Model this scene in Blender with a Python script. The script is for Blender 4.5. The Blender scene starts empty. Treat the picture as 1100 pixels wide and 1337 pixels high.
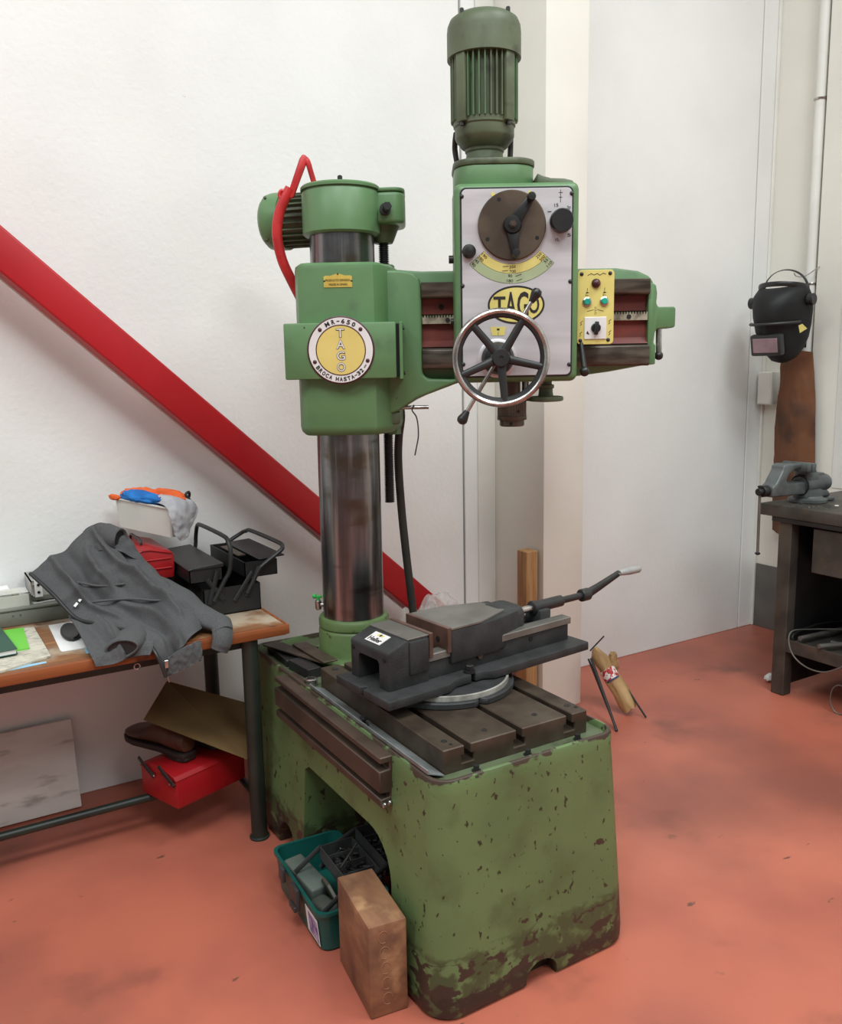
import bpy, bmesh, math, random
from mathutils import Vector, Matrix, noise
from math import sin, cos, pi, radians, atan2, sqrt, hypot
random.seed(7)
S = bpy.context.scene
COL = S.collection

# ------------------------------------------------------------------ camera
CAM_H, FPX = 1.58, 1123.0
PITCH, ROLL, YAW = radians(9.517), radians(-1.054), radians(58.947)
fw = Vector((cos(YAW), sin(YAW), 0)); rt = Vector((sin(YAW), -cos(YAW), 0)); up = Vector((0, 0, 1))
Fv = fw*cos(PITCH) - up*sin(PITCH); Uv = up*cos(PITCH) + fw*sin(PITCH)
Rv = rt*cos(ROLL) + Uv*sin(ROLL); Uv = -rt*sin(ROLL) + Uv*cos(ROLL)
cam = bpy.data.cameras.new('camera'); camo = bpy.data.objects.new('camera', cam); COL.objects.link(camo)
cam.sensor_fit = 'VERTICAL'; cam.sensor_height = 36.0; cam.lens = FPX/1337*36.0
cam.clip_start = 0.05; cam.clip_end = 100
m = Matrix((Rv, Uv, -Fv)).transposed().to_4x4(); m.translation = (0, 0, CAM_H)
camo.matrix_world = m
S.camera = camo

# ------------------------------------------------------------------ light
S.view_settings.view_transform = 'Standard'; S.view_settings.look = 'None'
S.view_settings.gamma = 1; S.view_settings.use_curve_mapping = False
S.view_settings.exposure = -0.30
W = bpy.data.worlds.new('hall_air'); S.world = W; W.use_nodes = True
W.node_tree.nodes['Background'].inputs[0].default_value = (0.95, 0.99, 1.0, 1)
W.node_tree.nodes['Background'].inputs[1].default_value = 0.36
def luminaire(name, loc, size, energy, rot=(0, 0, 0), col=(.94, .995, 1.0)):
    l = bpy.data.lights.new(name, 'AREA'); l.shape = 'RECTANGLE'; l.size, l.size_y = size
    l.energy = energy; l.color = col
    o = bpy.data.objects.new(name, l); COL.objects.link(o); o.location = loc; o.rotation_euler = rot
    return o
luminaire('hall_lamp', (-0.4, 0.3, 5.2), (1.6, 1.6), 150)
luminaire('hall_lamp', (2.6, 0.3, 5.2), (1.6, 1.6), 150)
luminaire('hall_lamp', (0.9, -2.6, 5.2), (1.6, 1.6), 170)
luminaire('hall_lamp', (-3.2, 1.2, 5.2), (1.6, 1.6), 130)

# ------------------------------------------------------------------ mesh helpers
class MB:
    def __init__(s): s.v = []; s.f = []
    def add(s, vs, fs, M=None):
        o = len(s.v)
        s.v += [tuple(M @ Vector(p)) if M else tuple(p) for p in vs]
        s.f += [tuple(i+o for i in f) for f in fs]
        return s
    def bm(s, b, M=None):
        b.verts.index_update()
        s.add([v.co[:] for v in b.verts], [[v.index for v in f.verts] for f in b.faces], M); b.free(); return s
    def box(s, x0, x1, y0, y1, z0, z1, bev=0.0, seg=2, M=None):
        b = bmesh.new(); bmesh.ops.create_cube(b, size=1)
        for v in b.verts:
            v.co = Vector((x0+(v.co.x+.5)*(x1-x0), y0+(v.co.y+.5)*(y1-y0), z0+(v.co.z+.5)*(z1-z0)))
        if bev > 0:
            bev = min(bev, .49*min(abs(x1-x0), abs(y1-y0), abs(z1-z0)))
            bmesh.ops.bevel(b, geom=b.edges[:], offset=bev, segments=seg, profile=.5, affect='EDGES')
        return s.bm(b, M)
    def prism(s, poly, d0, d1, axes='xz', bev=0.0, seg=2, ang=.35, M=None):
        """polygon in the plane `axes`, extruded along the remaining axis from d0 to d1"""
        ax = {'x': 0, 'y': 1, 'z': 2}; a, c = ax[axes[0]], ax[axes[1]]; e = 3-a-c
        def P(p, d):
            q = [0, 0, 0]; q[a] = p[0]; q[c] = p[1]; q[e] = d; return q
        b = bmesh.new(); n = len(poly)
        v0 = [b.verts.new(P(p, d0)) for p in poly]; v1 = [b.verts.new(P(p, d1)) for p in poly]
        b.faces.new(v0[::-1]); b.faces.new(v1)
        for i in range(n): b.faces.new((v0[i], v0[(i+1) % n], v1[(i+1) % n], v1[i]))
        bmesh.ops.recalc_face_normals(b, faces=b.faces[:])
        if bev > 0:
            es = [x for x in b.edges if len(x.link_faces) == 2 and x.calc_face_angle(0) > ang]
            bmesh.ops.bevel(b, geom=es, offset=bev, segments=seg, profile=.5, affect='EDGES', clamp_overlap=True)
        return s.bm(b, M)
    def lathe(s, prof, n=32, M=None, cap=True):
        vs = []; fs = []
        for r, z in prof:
            for i in range(n):
                t = 2*pi*i/n; vs.append((r*cos(t), r*sin(t), z))
        for k in range(len(prof)-1):
            for i in range(n):
                j = (i+1) % n; fs.append((k*n+i, k*n+j, (k+1)*n+j, (k+1)*n+i))
        if cap:
            fs.append(tuple(range(n))[::-1]); fs.append(tuple((len(prof)-1)*n+i for i in range(n)))
        return s.add(vs, fs, M)
    def cyl(s, p0, p1, r0, r1=None, n=16, bev=0.0):
        r1 = r0 if r1 is None else r1
        p0, p1 = Vector(p0), Vector(p1); d = p1-p0; L = d.length
        M = Matrix.Translation(p0) @ d.to_track_quat('Z', 'Y').to_matrix().to_4x4()
        pr = [(r0, 0), (r1, L)] if bev <= 0 else [(r0-bev, 0), (r0, bev), (r1, L-bev), (r1-bev, L)]
        return s.lathe(pr, n, M)
    def sph(s, c, r, n=16, sc=(1, 1, 1), M=None):
        k = n//2; pr = [(max(1e-5, r*sin(pi*i/k)), -r*cos(pi*i/k)) for i in range(k+1)]
        T = Matrix.Translation(c) @ Matrix.Diagonal((*sc, 1))
        return s.lathe(pr, n, M @ T if M else T)
    def tube(s, path, r, n=10, closed=False, flat=None):
        P = [Vector(p) for p in path]; N = len(P); rs = r if isinstance(r, (list, tuple)) else [r]*N
        vs = []; fs = []; prev = None
        for i in range(N):
            a = P[(i-1) % N] if (i or closed) else P[0]; b = P[(i+1) % N] if (i < N-1 or closed) else P[-1]
            t = (b-a).normalized()
            if prev is None:
                prev = t.orthogonal().normalized()
                if flat is not None:
                    q = Vector(flat); prev = (q - t*q.dot(t)).normalized()
            prev = (prev - t*prev.dot(t)).normalized(); bi = t.cross(prev)
            for k in range(n):
                w = 2*pi*k/n; rr = rs[i]
                ra, rb = rr if isinstance(rr, tuple) else (rr, rr)
                vs.append(P[i] + prev*cos(w)*ra + bi*sin(w)*rb)
        M_ = N if closed else N-1
        for i in range(M_):
            for k in range(n):
                a, b = i*n+k, i*n+(k+1) % n; c, d = ((i+1) % N)*n+(k+1) % n, ((i+1) % N)*n+k
                fs.append((a, b, c, d))
        if not closed: fs += [tuple(range(n))[::-1], tuple((N-1)*n+k for k in range(n))]
        return s.add(vs, fs)
    def rings(s, rings, cap=True, M=None):
        n = len(rings[0]); vs = [p for r in rings for p in r]; fs = []
        for k in range(len(rings)-1):
            for i in range(n):
                j = (i+1) % n; fs.append((k*n+i, k*n+j, (k+1)*n+j, (k+1)*n+i))
        if cap: fs += [tuple(range(n))[::-1], tuple((len(rings)-1)*n+i for i in range(n))]
        return s.add(vs, fs, M)

def rrect(x0, x1, y0, y1, z, r, k=6):
    pts = []
    for cx, cy, a in ((x1-r, y1-r, 0), (x0+r, y1-r, pi/2), (x0+r, y0+r, pi), (x1-r, y0+r, 1.5*pi)):
        for i in range(k+1):
            t = a + pi/2*i/k; pts.append((cx+r*cos(t), cy+r*sin(t), z))
    return pts
def smooth_path(P, n=6, closed=False):
    P = [Vector(p) for p in P]; N = len(P); out = []
    for i in range(N if closed else N-1):
        g = (lambda k: P[k % N]) if closed else (lambda k: P[max(0, min(N-1, k))])
        a, b, c, d = g(i-1), g(i), g(i+1), g(i+2)
        for j in range(n):
            t = j/n
            out.append(.5*((2*b)+(c-a)*t+(2*a-5*b+4*c-d)*t*t+(3*b-a-3*c+d)*t**3))
    if not closed: out.append(P[-1])
    return out
def text_mesh(txt, h, w=None, ext=.0005, sx=1.0, shear=0.0, offset=0.0):
    """letters as flat solid shapes in the local xy plane, centred, cap height h"""
    c = bpy.data.curves.new('t', 'FONT'); c.body = txt; c.extrude = .02; c.shear = shear; c.offset = offset
    c.resolution_u = 3
    o = bpy.data.objects.new('t', c); COL.objects.link(o)
    me = o.evaluated_get(bpy.context.evaluated_depsgraph_get()).to_mesh()
    vs = [v.co.copy() for v in me.vertices]; fs = [tuple(p.vertices) for p in me.polygons]
    bpy.data.objects.remove(o); bpy.data.curves.remove(c)
    if not vs: return [], []
    x0, x1 = min(v.x for v in vs), max(v.x for v in vs); y0, y1 = min(v.y for v in vs), max(v.y for v in vs)
    ky = h/max(1e-6, y1-y0); kx = (w/(x1-x0)) if w else ky*sx
    return [((v.x-(x0+x1)/2)*kx, (v.y-(y0+y1)/2)*ky, v.z/.02*ext) for v in vs], fs

WM = {}
def link(name, me, parent=None, F=None):
    o = bpy.data.objects.new(name, me); COL.objects.link(o)
    F = F or Matrix.Identity(4); WM[o] = F.copy()
    if parent is not None:
        o.parent = parent; o.matrix_parent_inverse = WM[parent].inverted()
    o.matrix_basis = F
    return o
def obj(name, mb, mat, parent=None, F=None, smooth=35, label=None):
    me = bpy.data.meshes.new(name); me.from_pydata(mb.v, [], mb.f); me.validate()
    b = bmesh.new(); b.from_mesh(me); bmesh.ops.recalc_face_normals(b, faces=b.faces[:]); b.to_mesh(me); b.free()
    me.materials.append(mat)
    if smooth: me.shade_smooth(); me.set_sharp_from_angle(angle=radians(smooth))
    o = link(name, me, parent, F)
    if label: o['label'] = label
    return o
def tag(o, label, cat=None, group=None, kind=None):
    o['label'] = label
    if cat: o['category'] = cat
    if group: o['group'] = group
    if kind: o['kind'] = kind
    return o
def thing(name, loc, label, cat, group=None, rz=0):
    F = Matrix.Translation(loc) @ Matrix.Rotation(rz, 4, 'Z')
    return tag(link(name, None, None, F), label, cat, group)
def struct(name, mb, mat, label=None, parent=None, smooth=35):
    o = obj(name, mb, mat, parent, smooth=smooth)
    if parent is None: o['kind'] = 'structure'
    if label: o['label'] = label
    return o
def cut(o, *mbs):
    """subtract the given solids from a mesh object for good"""
    cs = []
    for mb in mbs:
        me = bpy.data.meshes.new('c'); me.from_pydata(mb.v, [], mb.f)
        b = bmesh.new(); b.from_mesh(me); bmesh.ops.recalc_face_normals(b, faces=b.faces[:]); b.to_mesh(me); b.free()
        c = bpy.data.objects.new('c', me); COL.objects.link(c); c.matrix_basis = WM[o]; cs.append(c)
        md = o.modifiers.new('b', 'BOOLEAN'); md.operation = 'DIFFERENCE'; md.object = c; md.solver = 'EXACT'
    bpy.context.view_layer.update()
    dg = bpy.context.evaluated_depsgraph_get()
    me = bpy.data.meshes.new_from_object(o.evaluated_get(dg), depsgraph=dg)
    o.modifiers.clear(); old = o.data; o.data = me; me.name = old.name
    me.shade_smooth(); me.set_sharp_from_angle(angle=radians(35))
    for c in cs: bpy.data.objects.remove(c)
    return o

# ------------------------------------------------------------------ materials
def lin(c):
    return tuple(((x/255)/12.92 if x/255 <= .04045 else ((x/255+.055)/1.055)**2.4) for x in c) + (1,)
def mat(name, col, col2=None, scale=6., rough=.5, metal=0., bump=0., bscale=80., spots=(), stretch=(1, 1, 1),
        mixpos=(.35, .65), alpha=1., trans=0., spec=None, detail=5., coat=0.):
    """colour noise between col and col2; spots = [(colour, scale, threshold, softness, stretch, zlo, zhi)]"""
    m = bpy.data.materials.new(name); m.use_nodes = True; nt = m.node_tree; N = nt.nodes; L = nt.links
    p = N['Principled BSDF']
    p.inputs['Roughness'].default_value = rough; p.inputs['Metallic'].default_value = metal
    p.inputs['Alpha'].default_value = alpha; p.inputs['Transmission Weight'].default_value = trans
    if spec is not None: p.inputs['Specular IOR Level'].default_value = spec
    p.inputs['Coat Weight'].default_value = coat
    tc = N.new('ShaderNodeTexCoord')
    def noi(sc, st, det=5.):
        mp = N.new('ShaderNodeMapping'); mp.inputs['Scale'].default_value = st
        L.new(tc.outputs['Object'], mp.inputs[0])
        n = N.new('ShaderNodeTexNoise'); n.inputs['Scale'].default_value = sc; n.inputs['Detail'].default_value = det
        L.new(mp.outputs[0], n.inputs[0]); return n
    def ramp(src, a, b):
        r = N.new('ShaderNodeMapRange'); r.inputs[1].default_value = a; r.inputs[2].default_value = b
        r.interpolation_type = 'SMOOTHSTEP'; L.new(src, r.inputs[0]); return r.outputs[0]
    def mix(fac, A, B):
        x = N.new('ShaderNodeMix'); x.data_type = 'RGBA'
        L.new(fac, x.inputs[0])
        for i, v in ((6, A), (7, B)):
            if hasattr(v, 'is_linked') or hasattr(v, 'links'): L.new(v, x.inputs[i])
            else: x.inputs[i].default_value = v
        return x.outputs[2]
    c = lin(col)
    cur = None
    if col2:
        n = noi(scale, stretch, detail); cur = mix(ramp(n.outputs[0], *mixpos), c, lin(col2))
    for sp in spots:
        scol, ssc, th, soft, st = sp[:5]
        n = noi(ssc, st, 8.); f = ramp(n.outputs[0], th-soft, th+soft)
        if len(sp) > 5:
            sx = N.new('ShaderNodeSeparateXYZ'); L.new(tc.outputs['Object'], sx.inputs[0])
            zn = N.new('ShaderNodeMath'); zn.operation = 'MULTIPLY_ADD'
            L.new(n.outputs[0], zn.inputs[0]); zn.inputs[1].default_value = sp[7] if len(sp) > 7 else .15
            L.new(sx.outputs[2], zn.inputs[2])
            g = ramp(zn.outputs[0], sp[5], sp[6]); mu = N.new('ShaderNodeMath'); mu.operation = 'MULTIPLY'
            L.new(f, mu.inputs[0]); L.new(g, mu.inputs[1]); f = mu.outputs[0]
        cur = mix(f, cur if cur is not None else c, lin(scol))
    if cur is not None: L.new(cur, p.inputs['Base Color'])
    else: p.inputs['Base Color'].default_value = c
    if bump > 0:
        n = noi(bscale, (1, 1, 1), 4.); b = N.new('ShaderNodeBump'); b.inputs['Strength'].default_value = bump
        b.inputs['Distance'].default_value = .004
        L.new(n.outputs[0], b.inputs['Height']); L.new(b.outputs[0], p.inputs['Normal'])
    m['_'] = 0
    return m
one = (1, 1, 1)
M_WALL = mat('painted_concrete', (236, 236, 233), (228, 228, 225), 1.2, .75, bump=.35, bscale=55,
             spots=[((190, 188, 182), 34, .79, .015, one)])
M_CREAM = mat('cream_paint', (233, 230, 220), (227, 224, 214), 2, .5)
M_CREAMG = mat('white_metal_paint', (230, 229, 222), (220, 219, 212), 3, .5)
M_FLOOR = mat('red_epoxy_floor', (187, 104, 82), (173, 95, 77), 1.6, .42, bump=.05, bscale=120, detail=8,
              spots=[((196, 114, 92), .9, .56, .12, one), ((138, 82, 69), .8, .57, .16, one), ((134, 78, 65), 2.6, .66, .1, one), ((112, 72, 60), 11, .72, .03, (1, 2.2, 1)),
                     ((118, 78, 66), 5.5, .735, .03, one), ((238, 215, 200), 60, .80, .01, one)])
M_GREEN = mat('green_machine_paint', (95, 132, 88), (87, 122, 80), 5, .42, bump=.05, bscale=60,
              spots=[((76, 98, 70), 7, .70, .12, one), ((52, 46, 36), 40, .75, .012, one)])
M_GREENB = mat('chipped_green_paint', (101, 124, 79), (92, 114, 72), 4, .45, bump=.08, bscale=60,
               spots=[((84, 100, 62), 7, .62, .12, one), ((50, 52, 34), 60, .655, .02, (1, 1, .7)),
                      ((62, 48, 40), 17, .70, .008, one),
                      ((70, 82, 52), 14, .46, .05, (1, 1, 1.2), .235, .215, .12),
                      ((60, 49, 40), 15, .515, .012, (1, 1, 1.7), .262, .250, .20),
                      ((48, 42, 34), 24, .46, .03, (1, 1, 1.4), .12, .10, .09),
                      ((66, 54, 44), 16, .46, .012, (1, 1, 1.3), .655, .662, .10)])
M_GREENF = mat('olive_foot_paint', (98, 122, 74), (86, 108, 64), 9, .45, bump=.08, spots=[((60, 60, 42), 22, .66, .03, one), ((58, 48, 38), 12, .71, .02, one)])
M_GREEND = mat('grimy_green_paint', (90, 101, 75), (76, 86, 62), 7, .5, bump=.06, spots=[((56, 58, 42), 12, .64, .1, one), ((150, 152, 136), 40, .80, .01, one)])
M_STEEL = mat('dark_ground_steel', (132, 132, 133), (100, 100, 101), 5, .25, .92, stretch=(6, 6, .35),
              spots=[((96, 88, 76), 5, .60, .10, (1, 1, 2.2)), ((168, 166, 164), 22, .60, .06, (1, 1, .04)), ((74, 66, 56), 3, .66, .06, (1, 1, 6))])
M_CHROME = mat('bright_steel', (196, 194, 190), (150, 146, 142), 20, .25, .95)
M_DIRTY = mat('brown_oily_iron', (94, 82, 70), (74, 63, 53), 9, .40, .45, bump=.04,
              spots=[((50, 40, 33), 5, .6, .1, one)])
M_RAIL = mat('brown_primer_iron', (82, 67, 57), (66, 54, 46), 8, .5, .25, bump=.04)
M_WAY = mat('worn_slideway_iron', (106, 98, 88), (70, 62, 54), 14, .38, .6, stretch=(.5, 1, 3))
M_REDP = mat('faded_red_primer', (128, 50, 38), (98, 38, 30), 10, .55, stretch=(.6, 1, 2))
M_RACK = mat('pale_rack_steel', (180, 172, 150), (120, 112, 96), 30, .45, .4)
M_BLACK = mat('black_plastic', (34, 33, 32), (26, 25, 25), 9, .35)
M_BLKP = mat('black_paint_worn', (40, 40, 40), (30, 30, 30), 7, .42, bump=.05, spots=[((84, 78, 70), 22, .72, .03, one)])
M_VISE = mat('charcoal_cast_iron', (52, 53, 54), (39, 40, 40), 14, .6, .1, bump=.3, bscale=260)
M_VISEG = mat('ground_vise_steel', (124, 122, 116), (104, 101, 95), 8, .45, .45)
M_JAW = mat('brown_jaw_plate', (112, 84, 74), (90, 68, 60), 14, .45, .4)
M_ALU = mat('brushed_aluminium', (206, 202, 204), (192, 188, 190), 3, .38, .25, stretch=(1, 1, 8),
            spots=[((150, 138, 118), 4, .72, .06, one)])
M_DIAL = mat('brown_bronze_dial', (98, 84, 70), (76, 64, 54), 9, .42, .5)
M_YEL = mat('yellow_plate', (220, 206, 122), (208, 192, 108), 5, .45)
M_GSC = mat('pale_green_scale', (168, 180, 142), (158, 170, 132), 5, .45)
M_BRASS = mat('brass_plate', (222, 196, 96), (206, 178, 84), 20, .38, .35)
M_GOLD = mat('gold_enamel', (222, 200, 118), (212, 190, 108), 6, .4)
M_WHITE = mat('white_enamel', (226, 222, 220), (216, 212, 210), 6, .4)
M_INK = mat('black_ink', (36, 32, 30), rough=.5)
M_MAROON = mat('maroon_enamel', (70, 30, 34), rough=.4)
M_BTN = mat('teal_button', (38, 166, 138), (28, 146, 122), 20, .3)
M_RED = mat('red_gloss_paint', (180, 20, 30), (168, 15, 25), 3, .42, bump=.03)
M_REDB = mat('red_toolbox_paint', (172, 27, 33), (156, 20, 27), 5, .38, spots=[((120, 22, 24), 14, .7, .05, one)])
M_REDC = mat('red_conduit_paint', (196, 44, 44), (172, 34, 36), 20, .4)
M_RUB = mat('dark_cable_rubber', (48, 45, 40), (38, 36, 32), 9, .6)
M_BENCHW = mat('worn_bench_wood', (150, 104, 66), (122, 80, 48), 6, .6, stretch=(.6, 5, 5), bump=.08,
               spots=[((176, 160, 138), 5, .58, .08, one), ((84, 58, 40), 7, .66, .06, one)])
M_EDGEW = mat('orange_varnished_edge', (150, 84, 44), (124, 66, 34), 7, .45, stretch=(.3, 4, 6), spots=[((84, 48, 28), 9, .66, .04, one)])
M_DKGR = mat('dark_green_leg_paint', (38, 48, 41), (28, 36, 32), 6, .42, bump=.04)
M_FLEECE = mat('grey_marl_fleece', (88, 88, 89), (72, 72, 73), 420, .95, bump=.3, bscale=700)
M_FLEECED = mat('grey_ribbed_cuff', (88, 88, 89), (74, 74, 75), 420, .95, bump=.3, bscale=300)
M_CARD = mat('brown_board', (150, 122, 80), (136, 108, 68), 4, .7, bump=.03)
M_LEATH = mat('brown_shoe_leather', (82, 52, 36), (58, 36, 26), 9, .4, bump=.08, bscale=140)
M_SOLE = mat('dark_shoe_sole', (40, 32, 28), rough=.6)
M_STONE = mat('pale_marble', (234, 230, 224), (220, 215, 208), 3, .5, stretch=(1, 1, 4), spots=[((176, 170, 162), 5, .62, .08, (1, 1, 4))])
M_WOOD = mat('raw_pine_post', (176, 134, 88), (152, 110, 68), 10, .6, stretch=(6, 6, .6))
M_BLOCK = mat('grubby_timber_block', (146, 104, 74), (124, 84, 60), 8, .7, stretch=(3, 1, 3), bump=.1,
              spots=[((98, 66, 48), 6, .58, .1, one), ((178, 138, 98), 7, .66, .06, one)])
M_TEAL = mat('teal_plastic', (24, 92, 84), (18, 78, 72), 5, .38)
M_GREYP = mat('grey_tray_plastic', (66, 66, 66), (52, 52, 53), 8, .42)
M_DKMET = mat('dark_workshop_steel', (88, 83, 76), (66, 62, 57), 7, .5, .3, bump=.06, spots=[((96, 84, 70), 8, .66, .08, one)])
M_BVISE = mat('grey_hammered_paint', (104, 110, 110), (78, 82, 82), 10, .42, .3, bump=.05)
M_MASK = mat('matt_black_shell', (48, 48, 49), (38, 38, 39), 6, .5)
M_APRON = mat('brown_apron_leather', (116, 72, 44), (86, 52, 32), 5, .75, bump=.12, bscale=90, spots=[((62, 42, 30), 3, .62, .1, one)])
M_PAPER = mat('kraft_paper', (184, 150, 104), (160, 126, 82), 9, .7, bump=.15, bscale=60)
M_WPAP = mat('white_paper', (236, 236, 234), (226, 226, 224), 4, .7)
M_NEWS = mat('newsprint', (206, 200, 184), (190, 184, 168), 30, .8, spots=[((150, 146, 136), 46, .6, .05, (1, 3, 1))])
M_DGREEN = mat('dark_green_cover', (30, 80, 62), (26, 72, 56), 6, .5)
M_LIME = mat('lime_cover', (110, 200, 66), rough=.5)
M_BLUEP = mat('light_blue_paper', (150, 196, 222), rough=.7)
M_BLUE = mat('blue_rag', (34, 120, 196), (26, 100, 172), 20, .9, bump=.2)
M_ORANGE = mat('orange_rag', (232, 106, 50), (212, 90, 40), 20, .9, bump=.2)
M_PURPLE = mat('purple_rag', (88, 66, 150), (74, 54, 130), 20, .9, bump=.2)
M_GRAG = mat('grey_rag', (176, 176, 178), (156, 156, 160), 15, .9, bump=.2)
M_BIN = mat('translucent_white_bin', (224, 222, 214), (212, 210, 202), 4, .45)
M_GCASE = mat('grey_green_metal', (138, 140, 130), (122, 124, 114), 6, .45, .2)
M_CLEAR = mat('clear_plastic_film', (225, 222, 218), rough=.2, alpha=.38, bump=.6, bscale=30, spec=.8)
M_LENS = mat('pinkish_visor_lens', (150, 122, 128), (132, 108, 114), 12, .15)
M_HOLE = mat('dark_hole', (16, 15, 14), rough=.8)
M_GRIP = mat('grey_handle_grip', (158, 158, 156), (146, 146, 144), 12, .45)
M_CONC = mat('grey_wainscot', (104, 102, 98), (92, 90, 86), 5, .6)

# ------------------------------------------------------------------ the setting
WY, WX, CEIL = 3.30, 4.335, 5.6
struct('floor', MB().box(-6, WX+.3, -5, WY+.3, -.1, 0), M_FLOOR, smooth=0)
# precast wall in three panels with open joints
wb = struct('wall_back', MB().box(-6, WX+.3, WY+.012, WY+.3, 0, CEIL), mat('joint_filler', (150, 150, 146), rough=.9), smooth=0)
for x0, x1 in ((-6, 2.219), (2.231, 4.196), (4.206, WX+.1)):
    struct('panel', MB().box(x0, x1, WY, WY+.02, 0, CEIL, .003, 1), M_WALL, parent=wb, smooth=0)
wr = struct('wall_right', MB().box(WX, WX+.3, -5, WY, 0, CEIL), M_CREAM, smooth=0)
struct('wainscot_panel', MB().box(WX-.008, WX, 2.0, WY-.012, .0, .385, .002, 1), M_CONC, parent=wr, smooth=0)
struct('trim_1', MB().box(WX-.02, WX, WY-.012, WY, 0, CEIL, .003, 1), M_CREAMG, 'white corner strip where the two walls meet')
# steel column in front of the back wall with its brace
pil = struct('trim_2', MB().box(2.397, 2.627, 2.93, WY, 0, CEIL, .004, 2), M_CREAM, 'cream boxed steel column in front of the wall')
struct('trim_3', MB().box(2.30, 2.397, WY-.012, WY, 0, CEIL, .002, 1), M_CREAMG, 'flat white strip beside the cream column')
# door frame side on the right wall
struct('trim_4', MB().box(WX-.05, WX, 1.2, 2.962, 0, CEIL, .004, 1), M_CREAM, 'broad cream upright behind the metal workbench')
struct('trim_5', MB().box(WX-.054, WX-.05, 1.2, 2.80, .9, CEIL, .001, 1), M_CREAMG, 'flat white sheet on the cream upright')
# wall duct and pipe
db = tag(obj('junction_box', MB().box(WX-.075, WX, 3.19, 3.283, 1.335, 1.522, .006), M_CREAMG),
         'small white junction box on the corner behind the leather apron', 'junction box')
obj('lid', MB().box(WX-.079, WX-.075, 3.196, 3.277, 1.341, 1.516, .002, 1), M_CREAMG, db)
pp = thing('conduit_pipe', (WX-.035, 3.005, 0), 'thin grey pipe running up the right wall', 'pipe')
obj('pipe', MB().cyl((WX-.035, 3.005, .0), (WX-.035, 3.005, CEIL-.01), .027, n=20), M_CREAMG, pp)
for z in (1.99, 2.93, 3.9):
    mb = MB(); mb.tube([(WX-.035+.031*cos(a), 3.005+.031*sin(a), z) for a in [pi*.5+2*pi*i/20 for i in range(20)]], .005, 6, True)
    mb.box(WX-.03, WX-.001, 2.955, 2.975, z-.008, z+.012, .002, 1)
    obj('clamp', mb, M_CHROME, pp)
# red diagonal brace: runs from high on the left down to the foot of the cream column
d = Vector((1.089, 0, -.9935)).normalized(); nrm = Vector((.9935, 0, 1.089)).normalized()
P0 = Vector((-1.6, 0, 2.043+.9123*1.945)); L_ = (2.40+1.6)/d.x
rings_ = []
br = MB(); F = Matrix((d, Vector((0, 1, 0)), nrm)).transposed().to_4x4(); F.translation = P0
br.box(.1, L_-.02, 3.10, 3.20, -.1175, 0, .008, 3, M=F)
rb = tag(obj('diagonal_brace', br, M_RED), 'red painted steel brace running diagonally across the white wall', 'brace')
obj('lit_edge', MB().box(.1, L_-.03, 3.20, 3.206, -.1225, -.112, .001, 1, M=F), M_CREAMG, rb)  # pale strip painted in as the lit lower edge of the brace

# ------------------------------------------------------------------ radial drill
RD = thing('radial_drill', (1.28, 2.2, 0), 'green radial drilling machine with handwheel and aluminium gear panel', 'drill press')
WF = Matrix.Identity(4)
def ring(z, ins, r): return rrect(.962+ins, 1.604-ins, 1.566+ins, 2.89-ins, z, r)
base = obj('base', MB().rings([ring(0, .008, .07), ring(.010, .001, .076), ring(.04, 0, .076), ring(.15, .006, .07), ring(.57, .031, .055),
        ring(.603, .031, .055), ring(.611, .034, .052), ring(.613, .037, .05), ring(.613, .042, .046), ring(.605, .046, .044), ring(.596, .048, .042)]), M_GREENB, RD)
arch = []
y0, y1, zt = 1.80, 2.362, .365
arch += [(y0, -.1), (y0, .23)] + [(y0+.13-.13*cos(a), .235+.13*sin(a)) for a in [pi/2*i/8 for i in range(1, 9)]]
arch += [(y1-.03, zt), (y1, zt-.02), (y1, -.1)]
slot = [(1.285+.052*cos(pi*i/12), .062*sin(pi*i/12)**.7 if 0 < i < 12 else -.05) for i in range(13)]
cut(base, MB().prism(arch, .8, 1.46, 'yz'), MB().prism(slot, 1.4, 1.612, 'xz'),
    MB().prism([(2.50+.075*cos(pi*i/12), .10*sin(pi*i/12) if 0 < i < 12 else -.05) for i in range(13)], .8, 1.05, 'yz'))
obj('deck', MB().prism([(p[0], p[1]) for p in ring(0, .0485, .042)], .5955, .5972, 'xy'), M_GREEND, RD)
# T-slot table
def tprof(x0, x1, z0, z1, xs, w=.0095, tw=.018, d1=.026, d2=.046):
    p = [(x0, z0), (x1, z0), (x1, z1)]
    for x in sorted(xs, reverse=True):
        p += [(x+w, z1), (x+w, z1-d1), (x+tw, z1-d1), (x+tw, z1-d2), (x-tw, z1-d2), (x-tw, z1-d1), (x-w, z1-d1), (x-w, z1)]
    return p + [(x0, z1)]
tb = obj('worktable', MB().prism(tprof(1.05, 1.512, .596, .661, (1.122, 1.283, 1.450)), 1.66, 2.372, 'xz', .0025, 1), M_DIRTY, RD)
for x, y, r in ((1.082, 1.706, .008), (1.086, 1.682, .005), (1.205, 1.706, .008), (1.373, 1.713, .008), (1.487, 1.713, .009), (1.499, 1.691, .006), (1.084, 2.335, .011)):
    mb = MB().lathe([(r, .6608), (r, .6622), (r*.55, .6622), (r*.5, .6612)], 12, Matrix.Translation((x, y, 0)))
    obj('socket_screw', mb, M_BLKP, tb)
for x in (1.122, 1.283, 1.45):
    obj('drain_bolt', MB().cyl((x+.01, 1.638, .594), (x+.01, 1.638, .612), .008, n=6).cyl((x+.01, 1.638, .594), (x+.01, 1.638, .599), .012, n=12), M_BLKP, RD)
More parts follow.
